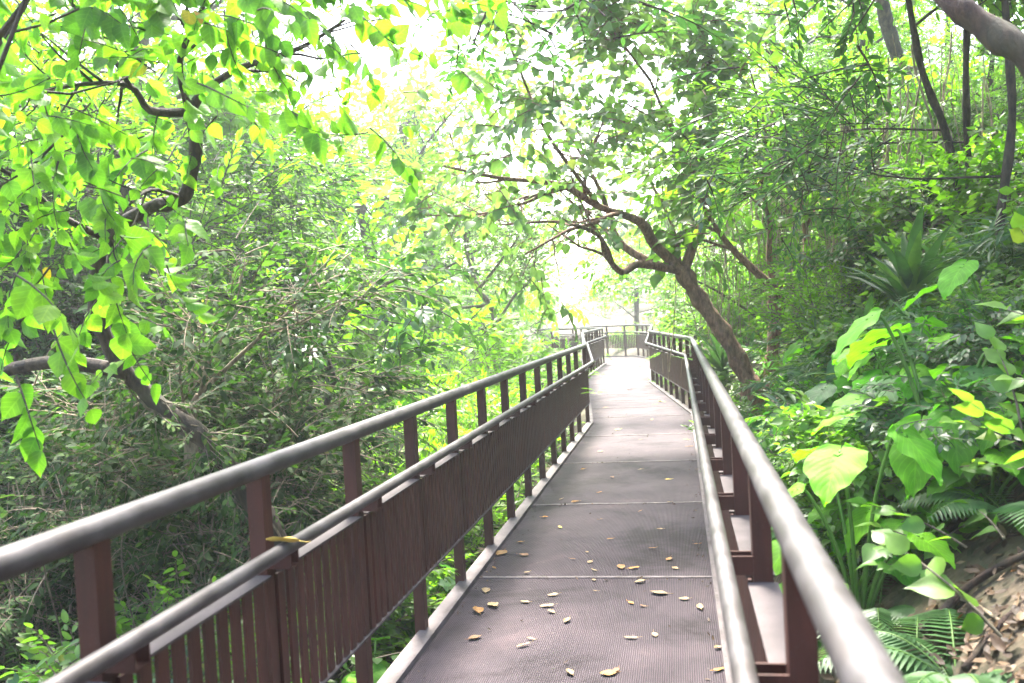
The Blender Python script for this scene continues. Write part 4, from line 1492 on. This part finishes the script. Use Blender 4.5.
def vines(label, w, h, n, seed, leafy):
    rg = np.random.RandomState(seed)
    root = plant('hanging_vines', label, 'vine', (0, 0, 0))
    b, P0, D0 = MB(), [], []
    for k in range(n):
        x, y = (rg.rand() - 0.5) * w, rg.randn() * 0.25
        top = h * (0.75 + 0.3 * rg.rand())
        bot = h * 0.5 * rg.rand() ** 2
        ph = rg.rand() * 6
        pts = [(x + 0.10 * math.sin(t * 4 + ph) + (rg.rand() - 0.5) * 0.05, y + 0.06 * math.cos(t * 3 + ph), top + (bot - top) * t) for t in np.linspace(0, 1, 9)]
        b.tube(smooth(pts, 2), 0.004 + 0.007 * rg.rand() ** 2, 4, cap=False)
        for t in rg.rand(leafy):
            P0.append(pts[int(t * 8)])
            D0.append((rg.randn(), rg.randn(), -0.4))
    b.build('stems', B['tan'], root)
    c = MB()
    foliage(c, 'small', P0, D0, 0.8)
    c.build('foliage', [G['fine'], B['twig']], root)
    return root


vp = [vines('', 2.2, 3.0, 60, 1, 3), vines('', 1.6, 2.6, 40, 2, 2)]
for k, px, Y, s, lab in [(0, 745, 14.5, 1.05, 'curtain of dry tan vines hanging behind the leaning tree'), (0, 810, 12.8, 1.05, 'curtain of dry tan vines hanging behind the forked tree'),
                         (1, 870, 10.8, 1.0, 'tan vines hanging on the slope behind the spiky plant'), (1, 925, 10.0, 1.1, 'vines hanging beside the two thin trunks'),
                         (1, 45, 6.0, 0.9, 'dry vines hanging in the dark thicket at the edge'), (1, 150, 7.0, 1.0, 'dry vines hanging behind the crooked trunk')]:
    put(vp[k], gpt(px, Y), R(20) * (1 if px < 600 else -1), s, lab, 'hanging vines')

# ------------------------------------------------------------------ ground cover, litter, far wood: nobody could count these


def scatter(n, xr, yr, dens):
    P = np.stack([xr[0] + rs.rand(n) * (xr[1] - xr[0]), yr[0] + rs.rand(n) ** 1.3 * (yr[1] - yr[0])], -1)
    P = P[dens(P[:, 0], P[:, 1]) > rs.rand(n)]
    return np.column_stack([P, ground_z(P[:, 0], P[:, 1])])


def ud(n):
    return np.column_stack([rs.randn(n) * 0.8, rs.randn(n) * 0.8, 0.25 + 0.7 * rs.rand(n)])


def dd(x, y):
    return x - np.interp(y, xr_Y, xr_X)


def clear(x, y):
    """0 on the walk and its turn"""
    d = dd(x, y)
    on = ((d > -1.95) & (d < 0.12)) | ((y > 28.5) & (x < 0) & (y < 40) & (np.abs(y - 31 + (x + 1) * 0.45) < 4.5))
    return np.where(on, 0.0, 1.0)


litterzone = lambda x, y: np.exp(-(((x - 1.15) / 0.6) ** 2 + ((y - 2.5) / 0.9) ** 2))
for nm, lab, kd, leaf, n, xr, yr, s, hz in [
    ('undergrowth', 'low leafy ground cover on the valley side', 'oval', 'thicket', 4600, (-10, -1.5), (0.5, 24), 0.8, 0.35),
    ('undergrowth', 'bright fine-leaved ground cover in the valley', 'fine', 'bright', 3000, (-14, -1.6), (5, 34), 0.9, 0.45),
    ('undergrowth', 'broad-leaved ground cover over the slope', 'wide', 'fine', 7500, (0.45, 11), (1.2, 34), 0.8, 0.45),
    ('undergrowth', 'long-leaved ground cover over the slope', 'lance', 'lance', 2200, (0.8, 9), (2.5, 26), 0.7, 0.3),
    ('undergrowth', 'fine light ground cover along the foot of the slope', 'fine', 'fine', 2600, (-3, 7), (8, 44), 0.85, 0.4),
]:
    P = scatter(n, xr, yr, lambda x, y: clear(x, y) * (1 - np.where(x > 0.3, 0.98 * litterzone(x, y), 0)))
    d_ = dd(P[:, 0], P[:, 1])
    if xr[0] > 0:
        P = P[(d_ > 0.42) & ((kd != 'lance') | (P[:, 1] > 6)) & ((d_ > 0.95) | (rs.rand(len(P)) < 0.45)) ]
    P[:, 2] += rs.rand(len(P)) * hz
    b = MB()
    foliage(b, kd, P, ud(len(P)), s)
    tag(b.build(nm, [G[leaf], B['twig']]), lab, 'ground cover', kind='stuff')

# dry leaves on the bank
P = scatter(36000, (0.35, 5), (0.8, 9), lambda x, y: np.clip(litterzone(x, y) * 1.2 + 0.1, 0, 1))
P[:, 2] += 0.01 + 0.03 * rs.rand(len(P))
dl = template([(blade([(0, 0), (0.12, 0.12), (0.3, 0.2), (0.55, 0.22), (0.8, 0.13), (1, 0)], 0.25, -0.3, 0.04, 2), np.eye(3) * 0.054, np.zeros(3))], [])
Nrm = np.column_stack([-0.6 + rs.randn(len(P)) * 0.35, rs.randn(len(P)) * 0.35, np.ones(len(P))])
Dr = unit(np.cross(unit(Nrm), rs.randn(len(P), 3)))
Xx = np.cross(Dr, unit(Nrm))
b = MB()
b.inst(dl, np.stack([Xx, Dr, unit(Nrm)], -1) * (0.6 + 0.9 * rs.rand(len(P)))[:, None, None], P, rs.rand(len(P)))
tag(b.build('leaf_litter', G['litter']), 'dry brown leaf litter on the bank', 'leaf litter', kind='stuff')

# far wood closing the view
n = 5200
ang = R(90) + R(-38) + rs.rand(n) * R(92)
dist = 48 + 40 * rs.rand(n)
Px, Py = np.cos(ang) * dist, np.sin(ang) * dist
hgt = 1.0 + 2.2 * (fnoise(Px * 0.12, Py * 0.1) + 1) + np.clip((Px + 2) * 0.22, -2.5, 7) + 2.4 * np.clip((-Px - 22) / 20, 0, 1.3)
keep = ~((np.abs(Px / Py + 0.112) < 0.03) & (rs.rand(n) > 0.04))
Px, Py, hgt = Px[keep], Py[keep], hgt[keep]
n = len(Px)
P = np.column_stack([Px, Py, ground_z(Px, Py) * 0.6 + rs.rand(n) * (hgt + 3)])
b = MB()
foliage(b, 'fine', P, ud(n), 5.0)
tag(b.build('far_woods', [G['pale'], B['twig']]), 'pale sunlit wood closing the view beyond the bend', 'woods', kind='stuff')

# ------------------------------------------------------------------ things lying about
def ground_hit(px, py):
    d = np.array(ray(px, py))
    d = d / d[1]
    for y in np.arange(1.0, 14, 0.02):
        q = np.array(CAMP) + d * y
        if q[2] < gz(q[0], q[1]):
            return q
    return q


for k, (pts, r_, lab) in enumerate([
    ([(925, 645), (960, 605), (995, 580), (1040, 560)], 0.02, 'long brown fallen branch slanting across the leaf litter'),
    ([(965, 680), (995, 640), (1040, 598)], 0.014, 'thin brown stick low in the corner of the leaf litter'),
    ([(940, 600), (975, 612), (1015, 640)], 0.009, 'thin pale stick crossing the long fallen branch'),
    ([(985, 560), (1005, 545), (1035, 540)], 0.012, 'short brown stick at the top of the leaf litter')]):
    Q = []
    for px, py in pts:
        q = ground_hit(px, py)
        Q.append(q + [0, 0, r_ + 0.02])
    b = MB()
    Qs = smooth(Q, 5)
    b.tube(Qs, np.linspace(r_, r_ * 0.55, len(Qs)), 8, lump=0.12)
    tag(b.build('fallen_branch', B['tan' if k == 2 else 'brown']), lab, 'branch')

CC = {'cream': ((0.19, 0.125, 0.055), (0.32, 0.23, 0.125)), 'tan': ((0.19, 0.085, 0.022), (0.31, 0.165, 0.05)), 'orange': ((0.46, 0.19, 0.03), (0.55, 0.28, 0.06)), 'brown': ((0.12, 0.06, 0.03), (0.25, 0.13, 0.06)), 'yellow': ((0.5, 0.34, 0.05), (0.58, 0.44, 0.10))}
FM = {k: plain_mat('fallen_' + k + '_leaf', a, c, 30, (0.5, 0.75)) for k, (a, c) in CC.items()}


def dead_leaf(col, size, curl, seed, wid=0.3):
    rg = np.random.RandomState(seed)
    b = MB()
    V, F4 = [], []
    nr, nc = 8, 5
    for i in range(nr):
        t = i / (nr - 1)
        w = wid * math.sin(math.pi * min(1, 0.04 + 0.95 * t)) ** 0.8
        for k in range(nc):
            u = k / (nc - 1) * 2 - 1
            a = u * curl
            x = w * math.sin(a) / max(curl, 0.1)
            z = w * (1 - math.cos(a)) / max(curl, 0.1) + 0.10 * curl * (t - 0.5) ** 2 * 2 + 0.02 * math.sin(t * 9 + seed + u * 2)
            V.append((x * size, (t - 0.5) * size * (1 + 0.04 * math.sin(seed + k)), z * size))
    for i in range(nr - 1):
        for k in range(nc - 1):
            a = i * nc + k
            F4.append((a, a + 1, a + nc + 1, a + nc))
    V = np.array(V)
    V[:, 2] -= V[:, 2].min()
    b.add(V, [np.array(F4)], 0, 0.5, True)
    b.tube([(0, -0.5 * size, V[2, 2]), (0.05 * size, -0.66 * size, 0.004), (0.0, -0.8 * size, 0.006)], 0.0013, 4)
    return b.build('fallen_leaf', FM[col])


LW = [('cream', 486, 592, .09), ('tan', 478, 612, .12), ('cream', 493, 606, .13), ('cream', 525, 603, .07), ('cream', 553, 596, .07), ('cream', 547, 607, .1), ('cream', 551, 613, .06), ('cream', 567, 622, .07),
      ('cream', 595, 592, .04), ('cream', 594, 581, .05), ('cream', 594, 571, .07), ('cream', 590, 563, .06), ('cream', 587, 553, .04), ('tan', 621, 568, .09), ('orange', 634, 569, .08), ('cream', 640, 583, .07),
      ('orange', 631, 604, .06), ('brown', 643, 607, .05), ('tan', 652, 549, .06), ('tan', 669, 560, .09), ('cream', 675, 569, .06), ('cream', 659, 594, .12), ('cream', 684, 600, .06), ('cream', 700, 608, .1),
      ('brown', 475, 639, .08), ('cream', 523, 647, .09), ('cream', 531, 640, .06), ('cream', 570, 674, .08), ('tan', 608, 675, .08), ('brown', 616, 672, .07), ('cream', 631, 639, .07), ('cream', 655, 636, .06),
      ('orange', 719, 671, .08), ('cream', 718, 649, .05), ('tan', 501, 554, .15), ('brown', 524, 556, .09), ('tan', 494, 569, .06), ('cream', 527, 574, .05),
      ('tan', 520, 543, .06), ('yellow', 686, 440, .10), ('tan', 640, 440, .07), ('cream', 660, 530, .05), ('tan', 601, 520, .05), ('cream', 561, 500, .06), ('tan', 575, 503, .09), ('cream', 669, 503, .05), ('brown', 612, 478, .07), ('cream', 640, 470, .07),
      ('tan', 655, 405, .16), ('yellow', 661, 402, .14), ('tan', 606, 408, .14), ('tan', 640, 402, .1), ('yellow', 640, 367, .2),
      ('orange', 690, 447, .09), ('yellow', 618, 430, .12), ('orange', 652, 420, .11), ('tan', 600, 452, .1), ('yellow', 668, 480, .07), ('tan', 583, 470, .09), ('orange', 600, 493, .06), ('brown', 640, 512, .06), ('yellow', 560, 528, .07),
      ('tan', 610, 540, .05), ('orange', 545, 518, .06), ('tan', 696, 545, .06), ('brown', 573, 560, .05), ('tan', 630, 390, .15), ('orange', 612, 383, .15), ('brown', 700, 470, .07)]


def lie(px, py):
    if py > 577:
        return 'in front of the first pale cross bar'
    if py > 503:
        return 'between the first and second cross bars'
    if py > 461:
        return 'between the second and third cross bars'
    return 'on the far part of the walk'


for k, (c, px, py, size) in enumerate(LW):
    p = at_z(px, py, 0.0)
    o = dead_leaf(c, size * (0.8 + 0.2 * rs.rand()), 0.12 + 0.75 * rs.rand() ** 3, k, 0.15 + 0.22 * rs.rand())
    o.location = (p[0], p[1], 0.008 if abs(py - 577) > 3 else 0.012)
    rz = rs.rand() * 6.28 if c in ('orange', 'brown') else R(90) + rs.randn() * 1.1
    o.rotation_euler = (rs.randn() * 0.06, rs.randn() * 0.06, rz)
    shape = 'large' if size > 0.125 else ('tiny' if size < 0.06 else 'curled')
    tag(o, f'{shape} {c} fallen leaf lying {lie(px, py)}', 'leaf', 'fallen leaves on the boardwalk')
o = dead_leaf('yellow', 0.11, 0.9, 91, 0.34)
p = at(290, 531, 2.65)
o.location = (-1.268, 2.66, 0.935)
o.rotation_euler = (0.1, 0.25, R(100))
tag(o, 'golden dry leaf lying on the inner rail near the second post', 'leaf', 'fallen leaves on the boardwalk')

# crumbs and grit caught along the kerbs and bars
n = 900
y_ = 1.2 + 14 * rs.rand(n) ** 1.5
sd_ = rs.rand(n) < 0.5
x_ = np.where(sd_, np.interp(y_, [q[1] for q in LF], [q[0] for q in LF]) + 0.08, np.interp(y_, [q[1] for q in RF], [q[0] for q in RF]) - 0.08) + np.where(sd_, 1, -1) * np.abs(rs.randn(n)) * 0.05
bar = rs.rand(n) < 0.3
y_ = np.where(bar, np.array(st)[np.clip(np.searchsorted(st, y_), 2, 8)] - 0.03 - np.abs(rs.randn(n)) * 0.03, y_)
x_ = np.where(bar, -1.28 + 1.38 * rs.rand(n), x_)
far_ = rs.rand(n) < 0.2
x_ = np.where(far_, -1.25 + 1.35 * rs.rand(n), x_)
Nn = np.column_stack([rs.randn(n) * 0.3, rs.randn(n) * 0.3, np.ones(n)])
Dr = unit(np.cross(unit(Nn), rs.randn(n, 3)))
b = MB()
b.inst(dl, np.stack([np.cross(Dr, unit(Nn)), Dr, unit(Nn)], -1) * (0.12 + 0.45 * rs.rand(n) ** 2)[:, None, None], np.column_stack([x_, y_, np.full(n, 0.006)]), rs.rand(n) * 0.8)
tag(b.build('deck_debris', G['litter']), 'crumbled brown leaf bits along the kerbs', 'debris', kind='stuff')

# ------------------------------------------------------------------ light
SUN_EL, SUN_AZ = 60, -14       # the sun stands ahead and a little to the left of the walk
world = bpy.data.worlds.new('World')
scene.world = world
world.use_nodes = True
wn = world.node_tree
bg = wn.nodes['Background']
sky = wn.nodes.new('ShaderNodeTexSky')
sky.sky_type = 'NISHITA'
sky.sun_disc = False
sky.sun_elevation = R(SUN_EL)
sky.sun_rotation = R(SUN_AZ)
sky.air_density = 1.0
sky.dust_density = 4.0
sky.ozone_density = 1.0
wn.links.new(sky.outputs[0], bg.inputs[0])
bg.inputs[1].default_value = 0.15
sun = bpy.data.lights.new('sun', 'SUN')
sun.energy = 3.8
sun.angle = R(16)
sun.color = (1.0, 0.95, 0.86)
so = bpy.data.objects.new('sun', sun)
COL.objects.link(so)
dirv = Vector((math.sin(R(SUN_AZ)) * math.cos(R(SUN_EL)), math.cos(R(SUN_AZ)) * math.cos(R(SUN_EL)), math.sin(R(SUN_EL))))
so.rotation_euler = dirv.to_track_quat('Z', 'Y').to_euler()

vs = scene.view_settings
vs.view_transform = 'Standard'
vs.look = 'None'
vs.gamma = 1
vs.use_curve_mapping = False
vs.exposure = 3.25
# one closed box of even haze, added for the washed-out glow in the distance
hz = MB()
hz.box((0, 70, 14), (130, 0, 0), (0, 110, 0), (0, 0, 34))
hm, hnt, hout = new_mat('haze_air')
pv = N(hnt, 'ShaderNodeVolumePrincipled')
pv.inputs['Color'].default_value = (0.93, 0.97, 1.0, 1)
pv.inputs['Density'].default_value = 0.0015
pv.inputs['Anisotropy'].default_value = 0.3
hnt.links.new(pv.outputs[0], hout.inputs['Volume'])
tag(hz.build('haze', hm), kind='stuff')
cy = scene.cycles
cy.volume_bounces = 1
cy.use_denoising = True
cy.max_bounces = 8
cy.diffuse_bounces = 5
cy.glossy_bounces = 3
cy.transmission_bounces = 6
cy.transparent_max_bounces = 6
cy.sample_clamp_indirect = 6
cy.caustics_reflective = False
cy.caustics_refractive = False
